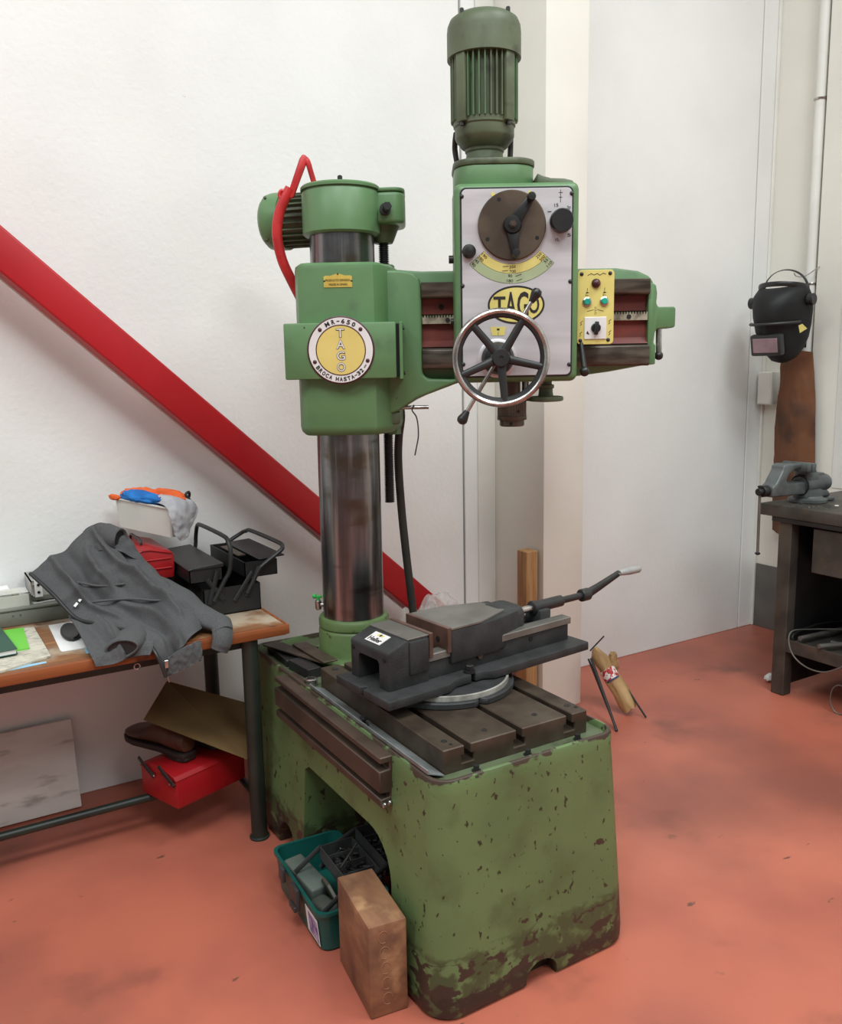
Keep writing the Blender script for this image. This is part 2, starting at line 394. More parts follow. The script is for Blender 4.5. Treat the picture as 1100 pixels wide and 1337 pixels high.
# vertical T-slot rail on the flank
rp = [(1.03, .604), (.957, .604), (.957, .587), (.985, .587), (.985, .568), (.955, .566), (.955, .507), (.985, .505), (.985, .492), (.957, .490), (.957, .468), (1.03, .468)]
rl = obj('side_rail', MB().prism(rp, 1.815, 2.53, 'xz', .0025, 1), M_RAIL, RD)
obj('bolt', MB().cyl((.967, 1.807, .475), (.967, 1.822, .475), .008, n=12, bev=.003).cyl((.982, 1.807, .477), (.982, 1.822, .477), .008, n=12, bev=.003), M_CHROME, rl)
# column
cx, cy = 1.278, 2.585
T = Matrix.Translation((cx, cy, 0))
obj('column', MB().lathe([(.1, .60), (.104, .605), (.104, 2.03)], 64, T), M_STEEL, RD)
obj('column_foot', MB().lathe([(.155, .594), (.155, .612), (.150, .617), (.126, .620), (.122, .63), (.122, .700), (.119, .707), (.117, .709), (.117, .712), (.121, .716), (.121, .738), (.116, .746), (.103, .748)], 48, T), M_GREENF, RD)
for a in range(6):
    p = Vector((cx+.139*cos(a*pi/3+.4), cy+.139*sin(a*pi/3+.4), .612))
    obj('foot_bolt', MB().cyl(p, p+Vector((0, 0, .012)), .011, n=6, bev=.002), M_BLKP, RD)

# ---- arm frame: x = along the arm, y = away from the panel, z = up
AF = Matrix.Translation((cx, cy, 0)) @ Matrix.Rotation(YAW-pi/2, 4, 'Z')
def ap(name, mb, mt, parent=RD, smooth=35, label=None): return obj(name, mb, mt, parent, AF, smooth, label)
Rx = Matrix.Rotation(pi/2, 4, 'X')
def AV(u, v, w): return (u, -v, w)
def face(u, w, v):   # frame for flat things on a front plane: local x = u, local y = up, local z = towards the viewer
    return Matrix.Translation((u, -v, w)) @ Rx
# column head and lift gear
cap = ap('column_cap', MB().lathe([(.117, 2.0), (.124, 2.006), (.124, 2.128), (.120, 2.134), (.120, 2.138)], 56), M_GREEN)
ap('lid', MB().lathe([(.127, 2.138), (.127, 2.146), (.122, 2.151), (.03, 2.156)], 56), M_GREEN, cap)
ap('pin', MB().cyl((0, 0, 2.15), (0, 0, 2.188), .008, n=12, bev=.003), M_BLKP, cap)
lobe = [(.03, .14), (.03, -.02)] + [(.165+.04*cos(a), .005+.04*sin(a)) for a in [-pi/2+pi/2*i/6 for i in range(7)]] + [(.165+.04*cos(a), .10+.04*sin(a)) for a in [pi/2*i/6 for i in range(7)]]
gl = ap('gear_lobe', MB().prism(lobe, 2.035, 2.132, 'xy', .012, 3, .6), M_GREEN)
ap('lid', MB().prism([(x*1.0, y) for x, y in lobe], 2.132, 2.144, 'xy', .004, 2, .6), M_GREEN, gl)
ap('nose', MB().lathe([(.030, 1.983), (.034, 1.99), (.046, 2.02), (.056, 2.04)], 24, Matrix.Translation((.132, .05, 0))), M_GREEND, gl)
ap('bolt', MB().cyl(AV(.142, .02, 2.075), AV(.150, .085, 2.075), .011, n=14).cyl(AV(.150, .075, 2.075), AV(.152, .098, 2.075), .014, n=6, bev=.002).cyl(AV(.142, .03, 2.075), AV(.144, .05, 2.075), .018, n=20), M_BLKP, gl)
# lead screw
pr = []
z = 1.126
while z < 2.03:
    pr += [(.0135, z), (.0172, z+.0015), (.0172, z+.003), (.0135, z+.0045)]; z += .006
ap('lead_screw', MB().lathe(pr, 16, Matrix.Translation((.132, .05, 0))), M_BLKP, smooth=60)
# lift motor on the far left of the cap
md = Vector((-.955, .295, 0)).normalized()
LM = Matrix.Translation((-.085, .105, 2.073)) @ md.to_track_quat('Z', 'Y').to_matrix().to_4x4()
lm = ap('lift_motor', MB().lathe([(.06, -.03), (.074, 0), (.076, .005), (.076, .12)], 40, LM), M_GREEND)
for i in range(26):
    a = 2*pi*i/26
    ap('fin', MB().box(.070, .088, -.0022, .0022, .006, .118, .001, 1, LM @ Matrix.Rotation(a, 4, 'Z')), M_GREEND, lm)
ap('fan_cover', MB().lathe([(.084, .112), (.093, .113), (.093, .150), (.089, .172), (.076, .185), (.05, .19), (.01, .191)], 44, LM), M_GREEN, lm)
for i in range(4):
    a = pi/4+pi/2*i; p = LM @ Vector((.089*cos(a), .089*sin(a), .158))
    ap('screw', MB().cyl(p, p+(LM.to_3x3() @ Vector((.010*cos(a), .010*sin(a), .0))), .005, n=8), M_GREEND, lm)
# red conduit
cdp = smooth_path([AV(-.142, -.02, 1.81), AV(-.168, .0, 1.868), AV(-.192, .02, 1.93), AV(-.203, .03, 2.0), AV(-.196, .03, 2.06), AV(-.176, .03, 2.11), AV(-.155, .03, 2.145)], 8)
rc = ap('red_conduit', MB().tube(cdp, .0165, 14), M_REDC, label='red painted conduit looping to the lift motor')
ap('clip_bar', MB().prism([(-.168, 2.115), (-.146, 2.115), (-.098, 2.225), (-.100, 2.242), (-.112, 2.245), (-.122, 2.232)], -.04, -.022, 'xz', .004, 2), M_REDC, rc)
ap('hook', MB().tube(smooth_path([AV(-.160, .032, 2.13), AV(-.182, .034, 2.138), AV(-.190, .034, 2.122), AV(-.178, .034, 2.108)], 6), .006, 8), M_REDC, rc)
ap('stay', MB().tube(smooth_path([AV(-.112, .03, 2.236), AV(-.098, .03, 2.226), AV(-.088, .02, 2.19), AV(-.078, .01, 2.152)], 5), [(.011, .006)]*16, 10), M_REDC, rc)
# sleeve
sp = [(-.108, -.135), (.104, -.135), (.128, -.11), (.165, -.03), (.185, .10), (.15, .16), (-.12, .16), (-.15, .10), (-.145, -.08), (-.132, -.118)]
sl = MB()
def slr(z, k, dx=0): return [(x*k+dx, y*k, z) for x, y in sp]
b = bmesh.new()
rr = [slr(1.372, .90), slr(1.384, .975), slr(1.40, 1.0), slr(1.885, 1.0), slr(1.898, .985), slr(1.906, .92)]
sl.rings(rr)
slv = ap('sleeve', sl, M_GREEN, smooth=28)
cut(slv, MB().lathe([(.1045, 1.3), (.1045, 2.0)], 64))
cb = ap('clamp_box', MB().box(-.176, .171, -.165, .08, 1.55, 1.722, .005, 2), M_GREEN)
ap('slit_shade', MB().box(.171, .181, -.150, .08, 1.556, 1.717, .001, 1), M_HOLE, cb)  # dark strip stands in for the shade inside the clamp slit
ap('edge_plate', MB().box(.181, .192, -.160, .08, 1.546, 1.722, .002, 1), M_GREEN, cb)
for w in (1.565, 1.705): ap('gib_screw', MB().cyl(AV(.189, .1, w), AV(.197, .1, w), .006, n=10), M_BLKP, cb)
ap('bracket', MB().box(.12, .176, -.06, .03, 1.40, 1.44, .006, 2), M_GREEND, slv)
ap('screw_boss', MB().cyl((.132, .05, 1.896), (.132, .05, 1.915), .034, n=24, bev=.004), M_GREEN, slv)
ap('screw_nut', MB().cyl((.15, .05, 1.36), (.15, .05, 1.40), .026, n=6), M_GREEN, slv)
# round badge
bd = ap('maker_badge', MB().lathe([(.104, 0), (.104, .003), (.1015, .0045), (.098, .0045)], 64, face(0, 1.638, .165)), M_MAROON)
ap('white_ring', MB().lathe([(.099, .0035), (.099, .0052), (.0775, .0052), (.0775, .0035)], 64, face(0, 1.638, .165), cap=False), M_WHITE, bd)
ap('inner_rim', MB().lathe([(.0775, .003), (.0775, .0058), (.0745, .0058), (.0745, .003)], 64, face(0, 1.638, .165), cap=False), M_MAROON, bd)
ap('gold_disc', MB().lathe([(.0748, .003), (.0748, .0052)], 64, face(0, 1.638, .165)), M_GOLD, bd)
FB = face(0, 1.638, .165)
lt = MB()
def arc_text(mb, txt, R, a0, a1, h, zz, flip=False, sx=.9, FBm=None, widths=None):
    n = len(txt); ws = [{'-': .8, ' ': .7, '1': .7, 'I': .5, 'M': 1.3, '/': .6}.get(ch, 1.) for ch in txt]; tot = sum(ws); acc = 0
    for ch, w in zip(txt, ws):
        t = a0+(a1-a0)*(acc+w/2)/tot; acc += w
        if ch == ' ': continue
        hh = h*.2 if ch == '-' else h
        vs, fs = text_mesh(ch, hh, h*.76*w, offset=.035)
        rot = t-pi/2 if not flip else t+pi/2
        mb.add(vs, fs, FBm @ Matrix.Translation((R*cos(t), R*sin(t), zz)) @ Matrix.Rotation(rot, 4, 'Z'))
arc_text(lt, 'MR-650', .0880, radians(124), radians(56), .0138, .0056, FBm=FB)
ap('lettering', lt, M_INK, bd, smooth=0)
lt = MB()
arc_text(lt, 'BROCA HASTA-32', .0885, radians(212), radians(319), .0128, .0056, True, FBm=FB)
vs, fs = text_mesh('m/m', .006, .011); lt.add(vs, fs, FB @ Matrix.Translation((.0885*cos(radians(326)), .0885*sin(radians(326)), .0056)) @ Matrix.Rotation(radians(56), 4, 'Z'))
ap('lettering', lt, M_INK, bd, smooth=0)
for off, h, mm, zz in ((.045, .0285, M_INK, .0054), (-.004, .0262, M_WHITE, .0060)):
    mb = MB()
    for k, ch in enumerate('TAGO'):
        vs, fs = text_mesh(ch, h, .027 if off > 0 else .0245, offset=max(0, off)); mb.add(vs, fs, FB @ Matrix.Translation((0, .052-.0345*k, zz)))
    ap('monogram', mb, mm, bd, smooth=0)
for a in (135, 45, 203, 338):
    p = FB @ Vector((.0885*cos(radians(a)), .0885*sin(radians(a)), .005))
    ap('rivet', MB().sph(p, .0065, 12, (1, .5, 1)), M_MAROON, bd)
# small brass plate
PF = face(-.005, 1.849, .1352)
pl = ap('brass_nameplate', MB().prism([(-.044, -.019), (.044, -.019), (.044, .014), (.040, .014), (.040, .016), (.022, .016), (.0, .023), (-.022, .016), (-.040, .016), (-.040, .014), (-.044, .014)], 0, .0015, 'xy', M=PF), M_BRASS)
mb = MB()
vs, fs = text_mesh('PRODUCTO ESPAÑOL', .0078, .078); mb.add(vs, fs, PF @ Matrix.Translation((0, .003, .0018)))
ap('lettering', mb, M_INK, pl, smooth=0)
vs, fs = text_mesh('MADE IN SPAIN', .0062, .056)
ap('lettering', MB().add(vs, fs, PF @ Matrix.Translation((0, -.0105, .0018))), M_INK, pl, smooth=0)
for p in ((-.042, 0), (.042, 0), (0, .021)): ap('rivet', MB().sph(PF @ Vector((*p, .0015)), .003, 8, (1, .6, 1)), M_BLKP, pl)

# ---- arm
ab = [(.10, 1.895), (.17, 1.892), (.25, 1.885), (.88, 1.884), (.95, 1.874), (.985, 1.858), (1.0, 1.84), (1.0, 1.585), (.975, 1.575), (.86, 1.556), (.76, 1.544), (.44, 1.543), (.37, 1.529), (.30, 1.508), (.233, 1.478), (.17, 1.44), (.10, 1.42)]
arm = ap('arm', MB().prism(ab, .12, -.030, 'xz', .008, 2), M_GREEN)
ap('arm_root', MB().prism([(.10, 1.888), (.19, 1.886), (.225, 1.878), (.248, 1.86), (.252, 1.83), (.252, 1.56), (.27, 1.545), (.345, 1.542), (.40, 1.545), (.345, 1.522), (.233, 1.482), (.17, 1.442), (.10, 1.42)], .10, -.072, 'xz', .012, 3, .5), M_GREEN, arm)
ap('top_way', MB().prism([(-.030, 1.797), (-.072, 1.797), (-.078, 1.803), (-.078, 1.846), (-.030, 1.846)], .252, .978, 'yz', .0015, 1), M_WAY, arm)
ap('bottom_way', MB().prism([(-.030, 1.574), (-.070, 1.574), (-.076, 1.58), (-.076, 1.634), (-.070, 1.640), (-.030, 1.648)], .252, .980, 'yz', .0015, 1), M_WAY, arm)
ap('upper_recess', MB().box(.252, .976, -.040, -.028, 1.748, 1.798, .001, 1), M_REDP, arm)
ap('lower_recess', MB().prism([(-.030, 1.645), (-.062, 1.645), (-.044, 1.665), (-.040, 1.722), (-.030, 1.722)], .252, .976, 'yz'), M_REDP, arm)
rk = MB(); teeth = [(.254, 1.718), (.975, 1.718)]
u = .975
while u > .258:
    teeth += [(u, 1.744), (u-.003, 1.744), (u-.0045, 1.737), (u-.0075, 1.737)]; u -= .009
teeth.append((.254, 1.744))
ra = ap('rack', rk.prism(teeth, -.030, -.060, 'xz'), M_RACK, arm, smooth=0)
for u in (.335, .66, .915): ap('rack_screw', MB().cyl(AV(u, .058, 1.729), AV(u, .0625, 1.729), .0075, n=12), M_BLKP, arm)
ap('plug', MB().cyl(AV(.315, .036, 1.772), AV(.315, .044, 1.772), .008, n=12), M_HOLE, arm)
eb = ap('arm_end_bracket', MB().prism([(.976, 1.832), (.990, 1.832), (1.0, 1.825), (1.004, 1.80), (1.002, 1.770), (1.008, 1.758), (1.060, 1.758), (1.064, 1.752), (1.064, 1.697), (1.058, 1.692), (1.006, 1.690), (1.0, 1.68), (.996, 1.645), (1.003, 1.638), (1.003, 1.578), (.984, 1.576), (.976, 1.58)], .02, -.062, 'xz', .006, 2), M_GREEN)
ap('handle_rod', MB().cyl(AV(1.020, .03, 1.692), AV(1.022, .03, 1.612), .0095, n=14), M_CHROME, eb)
ap('ball_knob', MB().sph(AV(1.022, .03, 1.605), .0145, 18), M_BLACK, eb)
# ---- drill head
hd = ap('drill_head', MB().box(.352, .722, -.236, -.080, 1.532, 2.112, .022, 4), M_GREEN)
ap('head_back', MB().box(.375, .70, .045, .10, 1.545, 2.09, .015, 3).box(.385, .69, -.10, .06, 1.888, 2.10, .01, 2), M_GREEN, hd)
ap('gasket', MB().prism([(p[0], p[1]) for p in rrect(.369, .703, 1.547, 2.097, 0, .018)], -.234, -.2385, 'xz', .0015, 1), M_BLKP, hd)
gp = ap('gear_panel', MB().prism([(p[0], p[1]) for p in rrect(.374, .698, 1.552, 2.092, 0, .015)], -.237, -.2412, 'xz', .001, 1), M_ALU)
PV = .2412
for u, w in ((.3745, 2.072), (.697, 2.075), (.3745, 1.818), (.695, 1.825), (.3745, 1.588), (.694, 1.582)):
    ap('panel_screw', MB().sph(AV(u, PV, w), .0065, 12, (1, .7, 1)), M_BLKP, gp)
ap('printed_dot', MB().cyl(AV(.466, PV, 2.076), AV(.466, PV+.0006, 2.076), .006, n=16), M_YEL, gp)
ap('printed_dot', MB().cyl(AV(.574, PV, 2.080), AV(.574, PV+.0006, 2.080), .005, n=16), M_YEL, gp)
# dial with double lever
DC = (.521, 1.987)
dl = ap('gear_dial', MB().lathe([(.100, 0), (.100, .008), (.097, .011), (.02, .011)], 64, face(*DC, PV)), M_DIAL)
for a in (118, 208, 333):
    p = face(*DC, PV) @ Vector((.082*cos(radians(a)), .082*sin(radians(a)), .0105)); ap('dial_hole', MB().cyl(p, p+Vector((0, -.0008, 0)), .006, n=14), M_HOLE, dl)
lv = ap('selector_lever', MB().lathe([(.027, .010), (.027, .022), (.023, .028), (.01, .029)], 28, face(*DC, PV)), M_BLACK)
for du, dw in ((.053, .074), (.008, -.083)):
    q = Vector((du, dw)); L0 = q.length; q.normalize(); nn = Vector((-q.y, q.x))
    P_ = [q*.0+nn*.021, q*L0+nn*.010, q*(L0+.008), q*L0-nn*.010, -nn*.021]
    ap('lever_arm', MB().prism([(p.x, p.y) for p in P_], .012, .022, 'xy', .003, 2, M=face(*DC, PV)), M_BLACK, lv)
    ap('knob', MB().lathe([(.009, .012), (.009, .022), (.0125, .026), (.0125, .046), (.010, .050), (.002, .0505)], 20, face(DC[0]+du, DC[1]+dw, PV)), M_BLACK, lv)
ap('nut', MB().lathe([(.011, .029), (.011, .036)], 6, face(*DC, PV)).lathe([(.0065, .036), (.0065, .041), (.003, .041)], 14, face(*DC, PV)), M_DIAL, lv)
# knobs
ap('range_knob', MB().lathe([(.024, 0), (.026, .008), (.034, .012), (.034, .036), (.031, .043), (.004, .043)], 36, face(.664, 1.995, PV)), M_BLACK)
ap('push_knob', MB().lathe([(.017, 0), (.0205, .008), (.0205, .014), (.013, .024), (.002, .026)], 28, face(.394, 1.915, PV)), M_BLACK)
# printed scale
def sector(mb, r0, r1, a0, a1, z0, z1, M, n=30):
    out = [(r1*cos(a0+(a1-a0)*i/n), r1*sin(a0+(a1-a0)*i/n)) for i in range(n+1)] + [(r0*cos(a1+(a0-a1)*i/n), r0*sin(a1+(a0-a1)*i/n)) for i in range(n+1)]
    k = 2*(n+1); fs = []
    vs = [(x, y, z0) for x, y in out] + [(x, y, z1) for x, y in out]
    for i in range(n): fs += [(i, i+1, k-2-i, k-1-i), (k+i, k+i+1, 2*k-2-i, 2*k-1-i)]
    for i in range(k): fs.append((i, (i+1) % k, k+(i+1) % k, k+i))
    return mb.add(vs, fs, M)
FD = face(*DC, PV); a0, a1 = radians(221), radians(319)
sc = ap('speed_scale', sector(MB(), .1085, .1655, a0-.008, a1+.008, 0, .0004, FD), M_INK, smooth=0)
ap('yellow_band', sector(MB(), .1095, .1355, a0, a1, .0002, .0008, FD), M_YEL, sc, smooth=0)
ap('green_band', sector(MB(), .1365, .1645, a0, a1, .0002, .0008, FD), M_GSC, sc, smooth=0)
mb = MB()
for txt, r, a in (('190', .117, 226), ('380', .130, 225), ('45', .143, 224), ('90', .157, 224), ('350', .117, 271), ('700', .130, 271), ('90', .143, 268), ('180', .157, 268), ('250', .117, 313), ('500', .130, 314), ('55', .143, 315), ('110', .157, 315)):
    vs, fs = text_mesh(txt, .0085, .0062*len(txt)); t = radians(a)
    ap('numeral', MB().add(vs, fs, FD @ Matrix.Translation((r*cos(t), r*sin(t), .0011)) @ Matrix.Rotation(t+pi/2, 4, 'Z')), M_INK, sc, smooth=0)
for r, a in ((.117, 261), (.130, 261), (.143, 278), (.157, 278)):
    t = radians(a); ap('dash', MB().box(-.009, .009, -.0008, .0008, .0008, .0012, M=FD @ Matrix.Translation((r*cos(t), r*sin(t), 0)) @ Matrix.Rotation(t+pi/2+.2, 4, 'Z')), M_INK, sc, smooth=0)
mb = MB()
for txt, u, w, rz in (('15', .652, 2.043, .1), ('20', .688, 2.035, -.3), ('10,', .655, 1.945, .1), ('-', .632, 2.025, 0), ('5', .690, 1.958, 0)):
    vs, fs = text_mesh(txt, .009 if txt != '-' else .002, .011); ap('feed_numeral', MB().add(vs, fs, face(u, w, PV+.0005) @ Matrix.Rotation(rz, 4, 'Z')), M_INK, gp, smooth=0)
mb.box(-.0008, .0008, -.018, .018, 0, .0004, M=face(.664, 2.068, PV)).box(-.006, .006, .009, .0105, 0, .0004, M=face(.664, 2.068, PV)).box(-.005, .005, -.004, -.0025, 0, .0004, M=face(.664, 2.068, PV))
ap('drill_sign', mb, M_INK, gp, smooth=0)
# oval badge
OC = (.534, 1.760)
def ell(rx, ry, z0, z1, n=56): return MB().prism([(rx*cos(2*pi*i/n), ry*sin(2*pi*i/n)) for i in range(n)], z0, z1, 'xy', M=face(*OC, PV))
ov = ap('oval_badge', ell(.085, .056, 0, .0006), M_INK)
ap('oval_field', ell(.079, .050, .0004, .0010), M_YEL, ov)
mb = MB()
for ch, x, h, w in (('T', -.050, .050, .036), ('A', -.016, .076, .034), ('G', .020, .076, .034), ('O', .053, .052, .032)):
    vs, fs = text_mesh(ch, h, w, offset=.02); mb.add(vs, fs, face(*OC, PV) @ Matrix.Translation((x, 0, .0013)))
ap('letters', mb, M_INK, ov, smooth=0)
# feed hub, mark plate, lever and handwheel
HC = (.4765, 1.604)
hb = ap('feed_hub', MB().lathe([(.058, 0), (.058, .006), (.052, .010)], 44, face(*HC, PV)), M_ALU)
ap('hub_barrel', MB().lathe([(.048, .008), (.048, .034), (.040, .05), (.026, .056), (.026, .13)], 36, face(*HC, PV)), M_BLKP, hb)
mk = ap('index_plate', MB().prism([(-.024, .0125), (.024, .0125), (.018, -.0125), (-.018, -.0125)], 0, .0012, 'xy', M=face(.480, 1.684, PV)), M_YEL)
ap('index_marks', MB().box(-.0006, .0006, -.0115, -.002, .001, .0016, M=face(.480, 1.684, PV)).box(-.004, .004, .002, .008, .001, .0014, M=face(.480, 1.684, PV)), M_INK, mk)
fl = ap('feed_lever', MB().cyl(AV(.372, .318, 1.436), AV(.578, .318, 1.777), .0062, n=12), M_CHROME)
dv = Vector((.206, 0, .341)).normalized()
for p, s in ((Vector(AV(.578, .318, 1.777)), 1), (Vector(AV(.372, .318, 1.436)), -1)):
    Mk = Matrix.Translation(p) @ (dv*s).to_track_quat('Z', 'Y').to_matrix().to_4x4()
    ap('knob', MB().lathe([(.008, -.018), (.009, -.014), (.0155, .008), (.0158, .014), (.012, .022), (.003, .026)], 20, Mk), M_BLACK, fl)
HV = .365
HF = face(*HC, HV)
hw = ap('handwheel', MB().lathe([(.0255, -.022), (.0265, -.018), (.0265, .006), (.024, .010), (.006, .0105), (.005, .008)], 36, HF), M_BLKP)
def torus(mb, R, ra, rz, z0, M, n=72, k=12):
    return mb.rings([[(( R+ra*cos(2*pi*j/k))*cos(2*pi*i/n), (R+ra*cos(2*pi*j/k))*sin(2*pi*i/n), z0+rz*sin(2*pi*j/k)) for j in range(k)] for i in range(n+1)], cap=False, M=M)
ap('rim', torus(MB(), .1315, .0095, .0115, 0, HF), M_CHROME, hw)
ap('rim_web', MB().lathe([(.127, -.009), (.127, .007), (.116, .004), (.113, 0), (.113, -.006), (.116, -.009), (.127, -.009)], 72, HF, cap=False), M_BLKP, hw)
for k in range(5):
    a = radians(-13+72*k)
    e = (Vector((cos(a), sin(a), 0)))
    ap('spoke', MB().tube([HF @ (e*.018+Vector((0, 0, -.006))), HF @ (e*.06+Vector((0, 0, -.003))), HF @ (e*.121)], [(.0135, .008), (.0115, .0075), (.0105, .007)], 12, flat=(HF.to_3x3() @ Vector((-sin(a), cos(a), 0)))), M_BLKP, hw)
# spindle and depth wheel below the head
sq = ap('spindle', MB().lathe([(.027, 1.535), (.027, 1.470), (.034, 1.468), (.034, 1.476)][::-1], 28, Matrix.Translation((.533, -.13, 0))), M_DIRTY)
kn = [((.0455 if i % 2 else .0435)*cos(2*pi*i/72), (.0455 if i % 2 else .0435)*sin(2*pi*i/72)) for i in range(72)]
ap('knurled_sleeve', MB().prism([(x+.533, y-.13) for x, y in kn], 1.414, 1.474, 'xy').lathe([(.046, 1.412), (.047, 1.416), (.047, 1.424), (.045, 1.426)], 40, Matrix.Translation((.533, -.13, 0))), M_DIRTY, sq)
ap('spindle_nose', MB().lathe([(.036, 1.392), (.039, 1.395), (.039, 1.414)], 36, Matrix.Translation((.533, -.13, 0))), M_DIRTY, sq)
for a, w in ((-100, 1.402), (-70, 1.440)):
    r = .0385 if w < 1.41 else .0445; p = Vector((.533+r*cos(radians(a)), -.13+r*sin(radians(a)), w)); ap('pin_hole', MB().cyl(p, p+Vector((cos(radians(a)), sin(radians(a)), 0))*.0025, .005, n=10), M_HOLE, sq)
ap('quill_rod', MB().cyl((.578, -.11, 1.47), (.578, -.11, 1.535), .012, n=14), M_CHROME, sq)
dw = ap('depth_wheel', MB().lathe([(.018, 1.466), (.046, 1.468), (.054, 1.470), (.056, 1.476), (.054, 1.483), (.044, 1.485), (.024, 1.486), (.022, 1.498), (.022, 1.508), (.026, 1.510), (.026, 1.520), (.019, 1.522), (.019, 1.535)], 40, Matrix.Translation((.640, -.13, 0))), M_GREEND)
# head top and motor
hp = [(p[0], p[1]) for p in rrect(.358, .598, -.20, .04, 0, .07)]
ht = ap('motor_pedestal', MB().prism(hp, 2.10, 2.170, 'xy', .004, 2, .6), M_GREEN)
ap('flange', MB().prism([((x-.478)*1.03+.478, (y+.08)*1.03-.08) for x, y in hp], 2.170, 2.189, 'xy', .005, 2, .6), M_GREEND, ht)
ap('shoulder', MB().prism([(.60, 2.105), (.60, 2.140), (.615, 2.133), (.64, 2.126), (.68, 2.124), (.705, 2.118), (.712, 2.105)], .02, -.21, 'xz', .004, 2), M_GREEND, ht)
MC = Matrix.Translation((.455, -.075, -.019))
mo = ap('spindle_motor', MB().lathe([(.070, 2.206), (.070, 2.222), (.058, 2.226), (.056, 2.245), (.060, 2.25), (.060, 2.258), (.070, 2.262), (.088, 2.285), (.091, 2.292), (.091, 2.318), (.095, 2.322), (.095, 2.335), (.087, 2.34), (.087, 2.525)], 56, MC), M_GREEND)
M_FIN = mat('dull_green_fin', (82, 112, 74), (72, 98, 66), 9, .5)
for i in range(36):
    a = 2*pi*i/36
    ap('fin', MB().box(.083, .103, -.0022, .0022, 2.335, 2.525, .001, 1, MC @ Matrix.Rotation(a+.3, 4, 'Z')), M_GREEND if i % 9 in (0, 1, 8) else M_FIN, mo)
for k in range(4):
    a = pi/2*k-pi/4-.03
    ap('cooling_lug', MB().box(.08, .107, -.018, .018, 2.323, 2.525, .004, 2, MC @ Matrix.Rotation(a, 4, 'Z')), M_GREEND, mo)
    p = MC @ Vector((.098*cos(a), .098*sin(a), 2.312)); ap('motor_bolt', MB().cyl(p, p+Vector((0, 0, .012)), .007, n=6), M_BLKP, mo)
ap('fan_cover', MB().lathe([(.104, 2.515), (.112, 2.515), (.112, 2.588), (.110, 2.606), (.103, 2.622), (.088, 2.633), (.05, 2.638), (.005, 2.639)], 56, MC), M_GREEND, mo)
for k in range(4):
    a = pi/2*k-pi/4-.03; p = MC @ Vector((.096*cos(a), .096*sin(a), 2.620)); ap('cover_screw', MB().cyl(p, p+Vector((0, 0, .018)), .0065, n=8, bev=.002), M_BLKP, mo)
for s in (-1, 1): ap('motor_cable', MB().tube(smooth_path([(.455+s*.085, -.03, 2.30), (.455+s*.088, -.0, 2.26), (.455+s*(.085 if s > 0 else .078), .0, 2.20)], 6), .009, 10), M_RUB, mo)
ap('side_plug', MB().cyl(AV(.352, .15, 1.905), AV(.338, .15, 1.905), .012, n=14).cyl(AV(.352, .12, 1.72), AV(.343, .12, 1.72), .01, n=14), M_BLKP, hd)
# control station
ct = ap('control_box', MB().box(.724, .832, -.192, -.085, 1.648, 1.856, .006, 2), M_GREEND)
cp = ap('control_plate', MB().prism([(p[0], p[1]) for p in rrect(.725, .836, 1.641, 1.862, 0, .012)], -.192, -.197, 'xz', .001, 1), M_YEL, ct)
cv = .197
for u, w in ((.737, 1.850), (.823, 1.851), (.735, 1.653), (.820, 1.654)): ap('screw', MB().sph(AV(u, cv, w), .006, 12, (1, .6, 1)), M_BLKP, ct)
ap('pilot_lamp', MB().lathe([(.0135, 0), (.0135, .006), (.010, .010), (.006, .014), (.001, .015)], 20, face(.780, 1.822, cv)), M_MAROON, ct)
for u, w in ((.7535, 1.768), (.806, 1.769)):
    ap('button_ring', MB().lathe([(.0135, 0), (.0135, .006), (.010, .008), (.010, .004)], 24, face(u, w, cv)), M_CHROME, ct)
    ap('push_button', MB().lathe([(.0095, .002), (.0095, .009), (.008, .0105), (.001, .0105)], 20, face(u, w, cv)), M_BTN, ct)
ap('switch_plate', MB().box(.746, .814, -cv-.0035, -cv, 1.656, 1.723, .002, 1), M_WHITE, ct)
ap('rotary_switch', MB().lathe([(.0145, .003), (.0145, .010), (.012, .012)], 24, face(.781, 1.690, cv)).box(-.006, .006, -.021, .019, .008, .022, .003, 2, face(.781, 1.690, cv) @ Matrix.Rotation(-.08, 4, 'Z')), M_BLACK, ct)
mb = MB()
def FC(u, w): return face(u, w, cv+.0002)
for u in (.7545, .807):
    mb.box(-.004, .004, -.004, -.0028, 0, .0005, M=FC(u, 1.791)).prism([(-.005, -.001), (.006, .002), (-.002, .005)], 0, .0005, 'xy', M=FC(u, 1.793)).box(-.0006, .0006, .007, .016, 0, .0005, M=FC(u, 1.793)).box(-.005, -.004, -.008, -.003, 0, .0005, M=FC(u, 1.793))
zig = [(-.025, -.002), (-.014, .003), (-.006, -.001), (.004, .003), (.012, -.002), (.022, .004), (.030, .001)]
for a, b_ in zip(zig, zig[1:]): mb.tube([FC(.780, 1.848) @ Vector((*a, 0)), FC(.780, 1.848) @ Vector((*b_, 0))], .0009, 6)
for k in range(5): mb.box(-.0035, .0035, -.0004, .0004, 0, .0005, M=FC(.780, 1.732+k*.005))
mb.tube([FC(.780, 1.742) @ Vector((x, .004-abs(x)*.25, 0)) for x in (-.025, -.018, -.011, -.006)], .0007, 6).tube([FC(.780, 1.742) @ Vector((x, .004-abs(x)*.25, 0)) for x in (.006, .011, .018, .025)], .0007, 6)
for u, w in ((.738, 1.705), (.736, 1.672), (.824, 1.708), (.825, 1.675)):
    mb.tube([FC(u, w) @ Vector(q) for q in ((-.004, -.007, 0), (.001, -.003, 0), (-.003, .002, 0), (.004, .007, 0))], .0008, 6)
mb.prism([(-.012, -.014), (-.002, -.018), (-.008, -.006)], .003, .0042, 'xy', M=FC(.764, 1.688))
ap('printed_signs', mb, M_INK, ct, smooth=0)
